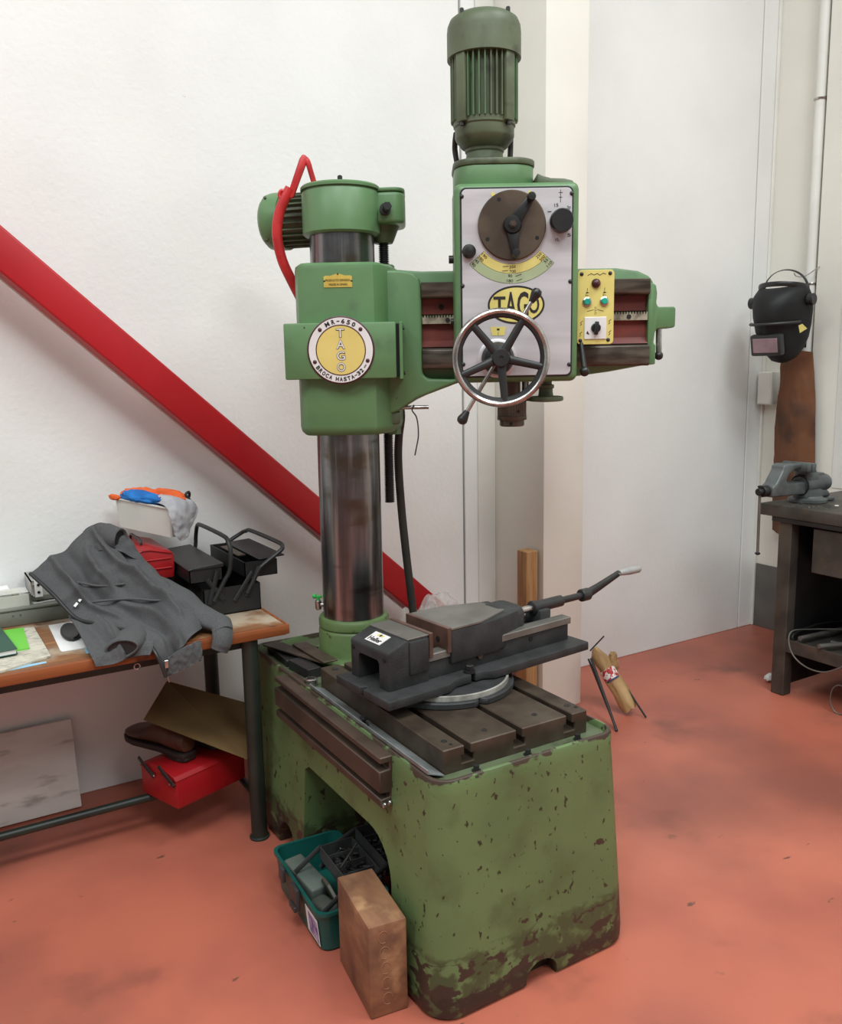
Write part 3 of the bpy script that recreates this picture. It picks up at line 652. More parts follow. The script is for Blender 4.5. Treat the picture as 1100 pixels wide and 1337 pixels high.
lk = ap('lock_handle', MB().cyl(AV(.738, .19, 1.648), AV(.745, .215, 1.57), .008, n=12), M_BLACK)
ap('ball_knob', MB().sph(AV(.7455, .217, 1.560), .0155, 18), M_BLACK, lk)
gtp = ap('grease_tap', MB().cyl(AV(-.098, -.02, .775), AV(-.128, -.02, .775), .008, n=12).cyl(AV(-.124, -.02, .758), AV(-.124, -.02, .792), .011, n=14, bev=.003), M_CHROME)
ap('tap_handle', MB().cyl(AV(-.124, -.02, .792), AV(-.124, -.02, .800), .006, n=10).box(-.142, -.110, .014, .026, .799, .809, .003, 2).sph(AV(-.136, -.02, .806), .009, 12), mat('green_tap_plastic', (60, 176, 84), rough=.4), gtp)
# loose end rod, tie and feed cable
rod = ap('stub_rod', MB().cyl(AV(.165, .05, 1.453), AV(.27, .05, 1.453), .0065, n=12), M_CHROME)
ap('cable_tie', MB().tube(smooth_path([AV(.222, .06, 1.462), AV(.216, .06, 1.444), AV(.228, .06, 1.425), AV(.2335, .06, 1.40), AV(.2345, .06, 1.36), AV(.228, .06, 1.325), AV(.222, .06, 1.297)], 5), .0022, 6), M_BLACK, rod)
ap('feed_cable', MB().tube(smooth_path([AV(.150, -.10, 1.50), AV(.176, -.10, 1.43), AV(.166, -.10, 1.34), AV(.163, -.10, 1.25), AV(.170, -.10, 1.10), AV(.180, -.10, .97), AV(.193, -.10, .83), AV(.21, -.10, .66), AV(.215, -.10, .60)], 6), .0145, 12), M_RUB)

# ------------------------------------------------------------------ machine vice on the table
VF = Matrix.Translation((1.018, 1.871, 0)) @ Matrix.Rotation(radians(6), 4, 'Z')
MV = thing('machine_vise', VF @ Vector((.29, .135, .661)), 'black cast iron machine vise with crank handle on the slotted worktable', 'vise')
def vp(name, mb, mt, parent=MV, smooth=35, label=None): return obj(name, mb, mt, parent, VF, smooth, label)
sc_, sn_ = .295, .14
outl = []
for i in range(96):
    a = 2*pi*i/96; r = .205
    dg = math.degrees(a)
    for c_ in (262, 82):
        if abs(dg-c_) < 3: r = .185
    if 335 < dg or dg < 25 or 155 < dg < 205: r = .216
    outl.append((sc_+r*cos(a), sn_+r*sin(a)))
swb = vp('swivel_base', MB().prism(outl, .661, .680, 'xy', .003, 1, .5), M_VISE)
for a in (0, 180):
    Mx = Matrix.Translation((sc_, sn_, 0)) @ Matrix.Rotation(radians(a), 4, 'Z')
    lug = [(.17, -.055), (.215, -.05), (.228, -.02), (.228, .02), (.215, .05), (.17, .055), (.17, .04), (.205, .035), (.212, 0), (.205, -.035), (.17, -.04)]
    vp('clamp_lug', MB().prism(lug, .680, .703, 'xy', .002, 1, M=Mx), M_VISE, swb)
vp('degree_ring', MB().lathe([(.190, .680), (.190, .6935), (.184, .6945), (.184, .690)], 72, Matrix.Translation((sc_, sn_, 0)), cap=False), mat('satin_scale_ring', (186, 184, 176), (150, 148, 140), 30, .4, .3), swb)
vp('turntable', MB().lathe([(.184, .680), (.184, .6915), (.15, .6925)], 64, Matrix.Translation((sc_, sn_, 0))), M_VISE, swb)
pp_ = [(0, .0), (.205, 0), (.245, .022), (.283, .022), (.303, .022), (.303, .055), (.317, .055), (.317, .022), (.345, .022), (.375, .004), (.770, .004), (.776, .012), (.776, .262), (.77, .268), (.005, .270), (.003, .145), (.022, .142), (.022, .128), (.002, .125)]
vb = vp('vise_bed', MB().prism(pp_, .6955, .720, 'xy', .003, 2), M_VISE)
vp('bed_body', MB().box(.165, .745, .068, .205, .715, .772, .003, 2), M_VISE, vb)
for n0, n1 in ((.062, .103), (.168, .211)): vp('slide_rail', MB().box(.175, .752, n0, n1, .772, .794, .002, 1), M_VISEG, vb)
vp('side_screw', MB().cyl((.372, .068, .748), (.372, .061, .748), .010, n=16, bev=.002), M_DIRTY, vb)
for s_ in (.46, .58): vp('side_hole', MB().cyl((s_, .069, .756), (s_, .0665, .756), .008, n=12), M_HOLE, vb)
for s_, n_ in ((.310, .040), (.310, .238)):
    vp('clamp_bolt', MB().cyl((s_, n_, .720), (s_, n_, .727), .017, n=20).cyl((s_, n_, .727), (s_, n_, .743), .0125, n=6, bev=.002), M_BLKP, MV)
fj = vp('fixed_jaw', MB().prism([(.043, .716), (.043, .822), (.047, .829), (.104, .850), (.180, .850), (.180, .716)], .060, .247, 'xz', .004, 2), M_VISE)
cut(fj, MB().prism([(.104, .70), (.206, .70), (.206, .788), (.198, .797), (.112, .797), (.104, .788)], .0, .15, 'yz'))
vp('ground_top', MB().box(.108, .181, .060, .247, .850, .8545, .001, 1), M_VISEG, fj)
vp('side_pad', MB().box(.112, .178, .054, .062, .752, .846, .006, 2), M_VISE, fj)
vp('jaw_plate', MB().box(.181, .194, .057, .250, .786, .857, .001, 1), M_JAW, fj)
for n_ in (.078, .232): vp('jaw_screw', MB().cyl((.0425, n_, .806), (.040, n_, .806), .007, n=12), M_HOLE, fj)
sl_ = atan2(.021, .057)
LB = Matrix.Translation((.0765, .158, .8412)) @ Matrix.Rotation(-sl_, 4, 'Y') @ Matrix.Rotation(-pi/2, 4, 'Z')
lb = vp('maker_label', MB().box(-.036, .036, -.021, .021, -.001, .0006, M=LB), M_WHITE, fj, 0)
# lettering and little emblem printed on the label
mb = MB(); vs, fs = text_mesh('Heller', .017, .058, offset=.02); mb.add(vs, fs, LB @ Matrix.Translation((0, -.008, .0009)))
vp('label_lettering', mb, M_INK, fj, 0)
for k in range(3):
    vp('label_emblem', MB().box(-.0045, .0045, -.0045, .0045, .0006, .0012, M=LB @ Matrix.Translation((-.008+.009*k, .012-.004*abs(k-1)*0, 0)) @ Matrix.Rotation(pi/4, 4, 'Z')), M_INK if k == 1 else M_YEL, fj, 0)
mj = vp('moving_jaw', MB().prism([(.258, .055), (.43, .055), (.545, .085), (.545, .225), (.43, .255), (.258, .255)], .752, .850, 'xy', .005, 2), M_VISE)
vp('jaw_top', MB().prism([(.258, .055), (.37, .055), (.502, .100), (.502, .210), (.37, .255), (.258, .255)], .850, .857, 'xy', .001, 1), M_VISEG, mj)
vp('jaw_plate', MB().box(.2445, .258, .055, .255, .786, .859, .001, 1), M_JAW, mj)
vp('screw_cover', MB().box(.47, .588, .088, .205, .765, .859, .030, 4), M_VISE, mj)
vp('plate_screw', MB().cyl((.2447, .10, .818), (.2435, .10, .818), .009, n=14), M_HOLE, mj)
vp('stop_block', MB().box(.196, .232, .085, .13, .772, .783, .003, 2), M_VISEG, vb)
zc, nc = .826, .135
vp('screw', MB().cyl((.56, nc, zc), (.66, nc, zc), .011, n=16), M_CHROME)
vp('rear_bearing', MB().box(.655, .70, .10, .17, .772, .822, .004, 2), M_VISE, vb)
ck = vp('crank', MB().lathe([(.016, 0), (.022, .004), (.022, .020), (.018, .024), (.0185, .03), (.0185, .135), (.014, .140), (.0115, .145), (.0115, .25)], 24, Matrix.Translation((.645, nc, zc)) @ Matrix.Rotation(pi/2, 4, 'Y')), M_BLKP)
vp('crank_boss', MB().cyl((.875, nc, zc), (.912, nc, zc), .021, n=20, bev=.003), M_BLKP, ck)
vp('crank_arm', MB().tube([(.898, nc, zc-.002), (.955, nc, zc+.013), (1.065, nc, zc+.046)], [(.012, .018), (.0105, .015), (.009, .011)], 14, flat=(0, 1, 0)), M_BLKP, ck)
vp('crank_pin', MB().cyl((1.058, nc-.012, zc+.046), (1.058, nc+.012, zc+.046), .004, n=10), M_CHROME, ck)
vp('crank_handle', MB().lathe([(.007, 0), (.010, .004), (.0135, .05), (.013, .098), (.010, .105), (.002, .107)], 18, Matrix.Translation((1.07, nc, zc+.046)) @ Matrix.Rotation(pi/2+.02, 4, 'Y')), M_GRIP, ck)

# ------------------------------------------------------------------ loose stock on the machine base
def flat_bar(name, pts, z0, z1, mt, label, cat, group=None):
    return tag(obj(name, MB().prism(pts, z0, z1, 'xy', .0015, 1), mt), label, cat, group)
ab_ = MB().prism([(.9995, .6165), (1.046, .5995), (1.0475, .603), (1.006, .6185), (1.003, .627), (.9995, .627)], 1.652, 2.345, 'xz', .0006, 1)
ag = tag(obj('angle_bar', ab_, mat('galvanised_steel', (138, 143, 143), (116, 121, 120), 16, .45, .3)), 'long galvanised angle bar lying along the rim of the green base', 'metal bar')
obj('wing_screw', MB().cyl((1.018, 2.02, .612), (1.018, 2.02, .632), .006, n=8).box(1.010, 1.026, 2.008, 2.032, .622, .630, .003, 2).box(1.008, 1.018, 1.985, 2.0, .614, .621, .003, 2), M_BLKP, ag)
def plate(name, c, L, w, t, rz, rx, mt, label, ry=0.):
    F = Matrix.Translation(c) @ Matrix.Rotation(rz, 4, 'Z') @ Matrix.Rotation(rx, 4, 'X') @ Matrix.Rotation(ry, 4, 'Y')
    return tag(obj(name, MB().box(-w/2, w/2, -L/2, L/2, 0, t, .001, 1, F), mt), label, 'metal offcut', 'steel offcuts on the machine base')
plate('steel_flat', (1.064, 2.70, .598), .20, .060, .022, -.05, 0, M_BLKP, 'thick black steel flat at the bottom of the offcut stack')
plate('steel_flat', (1.060, 2.52, .598), .13, .050, .032, .10, 0, M_BLKP, 'short dark steel block lying below the brown flats')
plate('steel_flat', (1.085, 2.635, .6295), .34, .058, .005, .22, -.05, M_DIRTY, 'long thin brown steel flat leaning on the offcuts')
plate('steel_flat', (1.118, 2.57, .640), .27, .052, .005, -.02, -.05, M_DIRTY, 'brown steel flat nearest to the column foot')
tag(obj('bushing', MB().lathe([(.016, 0), (.021, .002), (.021, .022), (.016, .024), (.013, .024), (.013, .0)], 24, Matrix.Translation((1.031, 2.405, .5965))), M_CHROME), 'small bright steel bushing beside the angle bar end', 'bushing')

# ------------------------------------------------------------------ crumpled things
def crumple(mb, c, rad, seed, amp=.25, sub=4, freq=1.6, flatz=None, M=None):
    b = bmesh.new(); bmesh.ops.create_icosphere(b, subdivisions=sub, radius=1)
    off = Vector((seed*3.1, seed*7.7, seed*1.3))
    for v in b.verts:
        p = v.co.copy(); k = 1 + amp*noise.noise(p*freq+off) + amp*.55*abs(noise.noise(p*freq*2.4+off))*2 - amp*.3*abs(noise.noise(p*freq*5+off))
        v.co = Vector((p.x*k*rad[0]+c[0], p.y*k*rad[1]+c[1], p.z*k*rad[2]+c[2]))
        if flatz is not None and v.co.z < flatz: v.co.z = flatz + (v.co.z-flatz)*.02
    return mb.bm(b, M)
bg = tag(obj('plastic_bag', crumple(MB(), (1.80, 3.0, .31), (.150, .070, .27), 3, .24, 5, 1.7, .002), M_CLEAR, smooth=60),
         'crumpled clear plastic bag on the floor behind the machine', 'plastic bag')
obj('bag_neck', crumple(MB(), (1.89, 3.0, .575), (.065, .045, .055), 9, .3, 4, 1.8), M_CLEAR, bg, smooth=60)

# ------------------------------------------------------------------ left workbench
BZ = .745
WBn = thing('workbench', (0.2, 2.95, 0), 'wooden topped workbench with dark green tube legs against the wall', 'workbench')
for i, (a, b_) in enumerate(((2.618, 2.835), (2.837, 3.055), (3.057, 3.275))):
    obj('top_board', MB().box(-1.3, 1.034, a, b_, BZ-.032, BZ, .003, 2), M_BENCHW, WBn)
obj('front_lipping', MB().box(-1.3, 1.036, 2.599, 2.618, BZ-.034, BZ+.0005, .004, 2), M_EDGEW, WBn)
obj('end_lipping', MB().box(1.034, 1.046, 2.600, 3.276, BZ-.033, BZ+.0005, .004, 2), M_EDGEW, WBn)
for x, y in ((.918, 2.640), (.952, 3.20), (-1.2, 2.640), (-1.2, 3.20)):
    lg = obj('leg', MB().lathe([(.027, .002), (.027, BZ-.034)], 24, Matrix.Translation((x, y, 0))), M_DKGR, WBn)
    obj('foot', MB().lathe([(.034, 0), (.034, .006), (.028, .010)], 24, Matrix.Translation((x, y, 0))), M_DKGR, lg)
for y in (2.87,): obj('stretcher', MB().cyl((-1.2, y, .133), (.93, y, .133), .0145, n=14), M_DKGR, WBn)
for x in (.935, -1.2): obj('cross_bar', MB().cyl((x, 2.65, .115), (x+.01, 3.20, .115), .0125, n=14), M_DKGR, WBn)
obj('apron_rail', MB().box(-1.2, .93, 2.655, 2.685, BZ-.072, BZ-.034, .003, 1), M_DKGR, WBn)
obj('eye_hook', MB().tube([(.545+.009*cos(t), 2.597, .700+.009*sin(t)) for t in [2*pi*i/14 for i in range(14)]], .0025, 6, True), M_CHROME, WBn)

# --- papers and books on the near left
def sheet(name, poly, z, t, mt, label, cat, parent=None):
    o = obj(name, MB().prism(poly, z, z+t, 'xy'), mt, parent, smooth=0)
    if label and parent is None: tag(o, label, cat)
    return o
sheet('newspaper', [(-.10, 2.612), (.175, 2.622), (.318, 2.69), (.316, 3.045), (.05, 3.05), (-.12, 2.98)], BZ+.0012, .006, M_NEWS, 'folded yellowed newspaper under the green notebook', 'newspaper')
sheet('paper_sheet', [(-.10, 2.60), (.30, 2.645), (.30, 2.66), (-.10, 2.66)], BZ+.0003, .0008, M_BLUEP, 'pale blue paper edge sticking out under the newspaper', 'paper')
sheet('lime_folder', [(.02, 2.79), (.272, 2.79), (.283, 3.04), (.04, 3.045)], BZ+.0075, .004, M_LIME, 'bright lime green folder under the dark notebook', 'folder')
nb = thing('notebook', (.12, 2.9, BZ+.012), 'dark green hardcover notebook at the left end of the bench', 'notebook')
nbF = Matrix.Translation((.235, 2.745, BZ+.0118)) @ Matrix.Rotation(radians(4), 4, 'Z')
obj('page_block', MB().box(-.205, -.004, .004, .286, .002, .0145, 0, M=nbF), M_WPAP, nb)
obj('cover', MB().box(-.21, 0, 0, .29, .0145, .0175, .001, 1, nbF).box(-.21, 0, 0, .29, 0, .002, 0, 1, nbF).box(-.212, -.208, 0, .29, 0, .0175, .001, 1, nbF), M_DGREEN, nb)
ws = sheet('white_sheet', [(.352, 2.742), (.355, 2.728), (.44, 2.725), (.56, 2.80), (.52, 3.06), (.362, 3.052)], BZ+.0003, .0014, M_WPAP, 'white paper sheet sticking out from under the hoodie', 'paper')
mo_ = MB()
pts_ = [(.408+.030*cos(t)-.0*t, 2.905+.095*sin(t)) for t in [2*pi*i/28 for i in range(28)]]
mo_.prism([(x+.35*(y-2.9)*.2, y) for x, y in pts_], BZ+.0022, BZ+.016, 'xy', .006, 3, .8)
tag(obj('black_pouch', mo_, M_BLKP), 'flat black oval case lying on the white sheet', 'case')
sheet('blue_card', [(.415, 2.665), (.50, 2.66), (.50, 2.715), (.418, 2.722)], BZ+.0003, .001, M_BLUEP, 'light blue card on the bench below the hoodie', 'card')
# grey flat case with things on it
gc = thing('flat_metal_case', (.15, 3.19, BZ), 'long flat grey metal case along the wall end of the bench', 'case')
obj('case_body', MB().box(-.9, .60, 3.108, 3.285, BZ+.0008, BZ+.052, .003, 2), M_GCASE, gc)
obj('case_lid', MB().box(-.9, .602, 3.104, 3.287, BZ+.053, BZ+.062, .003, 2), M_GCASE, gc)
for x in (.262, .285): obj('rivet', MB().sph((x, 3.1075, BZ+.038), .003, 8), M_CHROME, gc)
CT = BZ+.0625
for k, (x0, x1, t, mt, lab) in enumerate(((-.3, .305, .012, M_WPAP, 'lowest white paper pad on the grey case'), (-.32, .295, .016, M_NEWS, 'yellowed pad between the white pads on the grey case'), (-.3, .27, .014, M_WPAP, 'topmost white paper pad on the grey case'))):
    z0 = CT+(0, .013, .030)[k]
    tag(obj('paper_pad', MB().box(x0, x1, 3.125+.012*k, 3.283, z0, z0+t, .002, 1), mt, smooth=0), lab, 'paper pad', 'pads on the grey case')
tag(obj('plastic_sleeve', MB().box(-.2, .318, 3.118, 3.122, CT, CT+.04, .001, 1).box(-.2, .318, 3.118, 3.20, CT+.047, CT+.0485, .0005, 1), mat('clear_sleeve', (226, 224, 214), rough=.25, alpha=.55)), 'clear plastic sleeve lying over the paper pads', 'plastic sleeve')
for k in range(2):
    tag(obj('black_ruler', MB().box(-.09, .09, -.012, .012, 0, .003, .0005, 1, Matrix.Translation((.42+.01*k, 3.15+.022*k, CT+.0005+.0035*k)) @ Matrix.Rotation(.12+.05*k, 4, 'Z')), M_BLKP if k else M_WHITE),
        ('white strip lying under the aluminium channel', 'black strip lying under the aluminium channel')[k], 'strip')
al = MB().prism([(.327, .834), (.360, .834), (.360, .889), (.327, .889), (.327, .885), (.356, .885), (.356, .838), (.327, .838)], 3.125, 3.285, 'xz')
alc = thing('aluminium_channel', (.345, 3.2, CT), 'short aluminium channel offcut with holes beside the hoodie', 'metal offcut')
obj('channel', al.box(.327, .331, 3.125, 3.285, .834, .889), M_CHROME, alc)
fl_ = MB().prism([(.338, .832), (.362, .832), (.362, .892), (.338, .892)], 3.120, 3.1245, 'xz')
pl_ = obj('end_plate', fl_, M_WHITE, alc)
for z in (.848, .874): obj('hole', MB().cyl((.350, 3.1195, z), (.350, 3.1185, z), .005, n=12), M_HOLE, alc)
obj('support', MB().box(.335, .42, 3.14, 3.28, CT+.008, .834, .002, 1), M_GCASE, alc)

# --- boxes on the bench
dkb = tag(obj('black_metal_box', MB().box(.600, .782, 3.02, 3.27, BZ+.0005, .868, .004, 2), M_BLKP), 'black metal box under the red toolbox', 'box')
rtb = thing('red_toolbox', (.69, 3.1, .868), 'red metal toolbox with a peaked lid stacked on the bench', 'toolbox')
RP = [(.600, .8685), (.776, .8685), (.780, .905), (.780, .950), (.772, .962), (.700, .982), (.672, .982), (.606, .956), (.598, .942), (.598, .905)]
obj('toolbox_body', MB().prism(RP, 2.985, 3.275, 'xz', .004, 2), M_REDB, rtb)
for z in (.905, .938):
    obj('pressed_rib', MB().box(.61, .77, 2.981, 2.986, z-.003, z+.003, .002, 1), M_REDB, rtb)
for a, b_ in (((.606, .948), (.672, .974)), ((.672, .974), (.70, .974)), ((.70, .974), (.772, .955))):
    obj('pressed_rib', MB().tube([(a[0], 2.984, a[1]), (b_[0], 2.984, b_[1])], .003, 6), M_REDB, rtb)
obj('handle', MB().tube(smooth_path([(.685, 3.05, .980), (.685, 3.06, .998), (.685, 3.14, 1.0), (.685, 3.20, .998), (.685, 3.21, .980)], 5), .005, 8), M_BLKP, rtb)
# black cantilever toolbox
bx_ = thing('cantilever_toolbox', (.94, 3.03, BZ), 'open black cantilever toolbox with two loop handles on the bench', 'toolbox')
bF = (.832, 1.036, 2.835, 3.235)
def tray(x0, x1, y0, y1, z0, z1, t=.003):
    return MB().box(x0, x1, y0, y1, z0, z0+t).box(x0, x0+t, y0, y1, z0, z1).box(x1-t, x1, y0, y1, z0, z1).box(x0, x1, y0, y0+t, z0, z1).box(x0, x1, y1-t, y1, z0, z1)
obj('lower_box', tray(*bF, BZ+.0005, .842), M_BLKP, bx_)
obj('left_tray', tray(.790, .905, 2.842, 3.228, .868, .915), M_BLKP, bx_)
obj('left_lid', MB().prism([(.786, .915), (.909, .915), (.909, .929), (.80, .922), (.786, .918)], 2.838, 3.232, 'xz', .002, 1), M_BLKP, bx_)
obj('right_tray', tray(.985, 1.106, 2.842, 3.228, .862, .918), M_BLKP, bx_)
obj('right_lid', MB().box(-.002, .095, 2.838, 3.20, 0, .005, .002, 1, Matrix.Translation((1.04, 0, .921)) @ Matrix.Rotation(-.05, 4, 'Y')), M_BLKP, bx_)
for x0, z0, x1, z1 in ((.850, .79, .885, .905), (.90, .80, .845, .88), (.985, .80, 1.035, .90), (.94, .79, 1.01, .885)):
    obj('link_bar', MB().tube([(x0, 2.831, z0), (x1, 2.831, z1)], [(.0085, .003)]*2, 8, flat=(1, 0, 0)), M_BLKP, bx_)
    obj('link_bar', MB().tube([(x0, 3.239, z0), (x1, 3.239, z1)], [(.0085, .003)]*2, 8, flat=(1, 0, 0)), M_BLKP, bx_)
obj('handle', MB().tube(smooth_path([(.865, 2.829, .80), (.905, 2.829, .865), (.926, 2.829, .90), (.936, 2.835, .96), (.936, 2.86, 1.0), (.936, 2.92, 1.010), (.936, 3.16, 1.010), (.936, 3.215, 1.0), (.936, 3.242, .96), (.926, 3.242, .90), (.87, 3.242, .81)], 4), .0078, 10), M_BLKP, bx_)
obj('handle', MB().tube(smooth_path([(.985, 2.829, .81), (1.03, 2.829, .885), (1.05, 2.829, .905), (1.115, 2.832, .945), (1.130, 2.845, .957), (1.134, 2.89, .965), (1.134, 3.17, .965), (1.130, 3.22, .957), (1.115, 3.243, .945), (1.05, 3.243, .905), (.985, 3.243, .81)], 4), .0078, 10), M_BLKP, bx_)
obj('trim_strip', MB().box(1.0, 1.03, 2.95, 3.15, .9185, .923, .001, 1), M_DIRTY, bx_)
wr_ = tag(obj('steel_wrench', MB().box(.935, .95, 2.90, 3.08, .7495, .757, .002, 1).lathe([(.018, 0), (.018, .008), (.010, .008), (.010, 0)], 18, Matrix.Translation((.9425, 3.085, .7495))), M_CHROME), 'bright steel wrench inside the black toolbox', 'wrench')

# white bin with rags
BF = Matrix.Translation((.770, 2.962, 1.010)) @ Matrix.Rotation(radians(31), 4, 'Z') @ Matrix.Rotation(radians(5), 4, 'X')
bn = thing('white_plastic_bin', (.74, 3.1, 1.003), 'white plastic bin full of coloured rags on the red toolbox', 'bin')
bw, bl, bh = .118, .275, .104
def brect(z, e): return rrect(-e, bw+e, -e, bl+e, z, .012, 4)
obj('bin_shell', MB().rings([brect(0, -.010), brect(bh, 0), brect(bh, .006), brect(bh+.004, .006), brect(bh+.004, -.003), brect(bh, -.004), brect(.004, -.013)], M=BF), M_BIN, bn)
def rag(name, c, r, seed, mt, label, cat='rag', group='rags in the bin', amp=.3):
    return tag(obj(name, crumple(MB(), c, r, seed, amp, 4, 2.2, M=BF), mt, smooth=60), label, cat, group)
rag('rag', (.054, .13, .080), (.034, .085, .018), 11, M_GRAG, 'pale grey rag at the bottom of the white bin')
rag('rag', (.062, .195, .116), (.050, .085, .026), 2, M_ORANGE, 'orange rag bulging from the far end of the bin', amp=.2)
rag('rag', (.090, .100, .122), (.034, .085, .026), 4, M_ORANGE, 'orange rag along the wall side of the bin', amp=.2)
rag('rag', (.022, .160, .120), (.034, .095, .022), 5, M_BLUE, 'bright blue rag at the near edge of the bin', amp=.22)
rag('rag', (.034, .082, .118), (.022, .040, .016), 6, M_PURPLE, 'small purple rag between the blue and grey rags', amp=.25)
rag('rag', (.045, .052, .114), (.014, .026, .014), 16, M_WPAP, 'small white rag beside the purple rag', amp=.25)
tag(obj('rag', crumple(MB(), (-.004, .268, .110), (.012, .026, .010), 8, .2, 4, 2.2, M=BF), M_ORANGE, smooth=60), 'thin orange rag end poking over the far corner of the bin', 'rag', 'rags in the bin')
# grey rag hanging over the end of the bin
FS = 1.0
def drape(ctrl, nu=10, nv=10, th=.002, amp=.004, freq=30., seed=0., M=None, folds=()):
    """smooth sheet through a grid of control points, with small folds and thickness"""
    R, Cn = len(ctrl), len(ctrl[0]); rows = []
    cols = [smooth_path([ctrl[r][c] for r in range(R)], nu) for c in range(Cn)]
    for i in range(len(cols[0])): rows.append(smooth_path([cols[c][i] for c in range(Cn)], nv))
    b = bmesh.new(); n, k = len(rows), len(rows[0])
    V = [[b.verts.new(p) for p in r] for r in rows]
    for i in range(n-1):
        for j in range(k-1): b.faces.new((V[i][j], V[i][j+1], V[i+1][j+1], V[i+1][j]))
    b.normal_update()
    for i in range(n):
        for j in range(k):
            v = V[i][j]; q = v.co*freq+Vector((seed, 0, 0))
            dd = amp*noise.noise(q)+amp*.6*(1-abs(noise.noise(q*1.9))*2)
            s_, t_ = i/(n-1), j/(k-1)
            for (a0_, b0_, a1_, b1_, A_, w_) in folds:
                ex, ey = a1_-a0_, b1_-b0_; u_ = ((s_-a0_)*ex+(t_-b0_)*ey)/(ex*ex+ey*ey)
                wob = .03*noise.noise(Vector((u_*4, a0_*9, b0_*7))); uc = max(0, min(1, u_))
                d2 = (s_-a0_-uc*ex)**2+(t_-b0_-uc*ey+wob)**2
                dd += 1.35*A_*math.exp(-d2/(w_*w_))*(1-.5*abs(2*uc-1))
            v.co = v.co + v.normal*dd*FS
    if th: bmesh.ops.solidify(b, geom=b.faces[:], thickness=th)
    return MB().bm(b, M)
gr = [[(.014, .10, .110), (.02, .095, .128), (.055, .085, .138), (.085, .08, .130)],
      [(-.002, .05, .118), (.02, .045, .132), (.055, .040, .136), (.095, .04, .126)],
      [(-.016, .004, .106), (.02, -.006, .116), (.06, -.008, .120), (.108, .0, .118)],
      [(-.020, -.012, .075), (.02, -.024, .070), (.06, -.026, .078), (.115, -.012, .095)],
      [(-.012, -.018, .045), (.02, -.026, .030), (.05, -.030, .035), (.10, -.022, .070)],
      [(-.005, -.016, .020), (.02, -.024, -.008), (.045, -.030, .005), (.085, -.024, .05)]]
tag(obj('rag', drape(gr, 6, 8, .003, .006, 40., M=BF), M_GRAG, smooth=60), 'light grey rag hanging over the near end of the bin', 'rag', 'rags in the bin')
tag(obj('black_clip', MB().tube(smooth_path([BF @ Vector(p) for p in ((.112, .03, .118), (.118, .028, .135), (.105, .02, .148), (.09, .02, .14), (.10, .005, .118))], 5), .005, 8), M_BLACK), 'small black hook on the corner of the white bin', 'hook')

# --- hoodie
BODY = [[(.322,3.0,.944),(.372,3.01,.976),(.434,3.02,1.011),(.505,3.03,1.058),(.554,3.04,1.069),(.588,3.05,1.06)],[(.37,2.92,.882),(.418,2.936,.92),(.471,2.952,.958),(.535,2.968,.999),(.585,2.96,1.024),(.628,2.975,1.014)],[(.417,2.84,.817),(.456,2.86,.854),(.505,2.88,.898),(.561,2.9,.945),(.612,2.92,.974),(.666,2.94,.953)],[(.512,2.74,.79),(.536,2.768,.822),(.569,2.796,.863),(.615,2.824,.901),(.66,2.852,.925),(.708,2.87,.892)],[(.574,2.65,.783),(.594,2.676,.810),(.625,2.716,.832),(.665,2.744,.855),(.703,2.772,.863),(.749,2.8,.834)],[(.602,2.578,.738),(.627,2.590,.778),(.659,2.622,.803),(.696,2.66,.810),(.736,2.69,.815),(.781,2.72,.787)],[(.622,2.570,.660),(.643,2.572,.705),(.670,2.574,.735),(.700,2.585,.757),(.733,2.61,.768),(.764,2.65,.766)]]
HD = thing('hoodie', (.55, 2.8, BZ), 'grey marl zip hoodie thrown over the boxes and hanging off the bench', 'hoodie')
FOLDS = [(0, .38, .5, .30, .026, .07), (.02, .24, .5, .20, -.022, .035), (.08, .80, .75, .86, .026, .07), (.05, .66, .8, .66, -.026, .04), (.45, .45, 1, .50, .020, .08),
         (.55, .20, 1, .28, .020, .08), (.5, .34, .95, .38, -.022, .04), (.22, .0, .34, .6, -.014, .03), (.3, .02, .42, .5, .012, .03), (.12, .5, .4, .46, -.020, .03), (.62, .6, .9, .95, -.016, .03), (.35, .9, .5, .6, -.014, .03)]
body = drape(BODY, 14, 14, .007, .006, 9., 4., folds=FOLDS)
obj('body', body, M_FLEECE, HD, smooth=70)
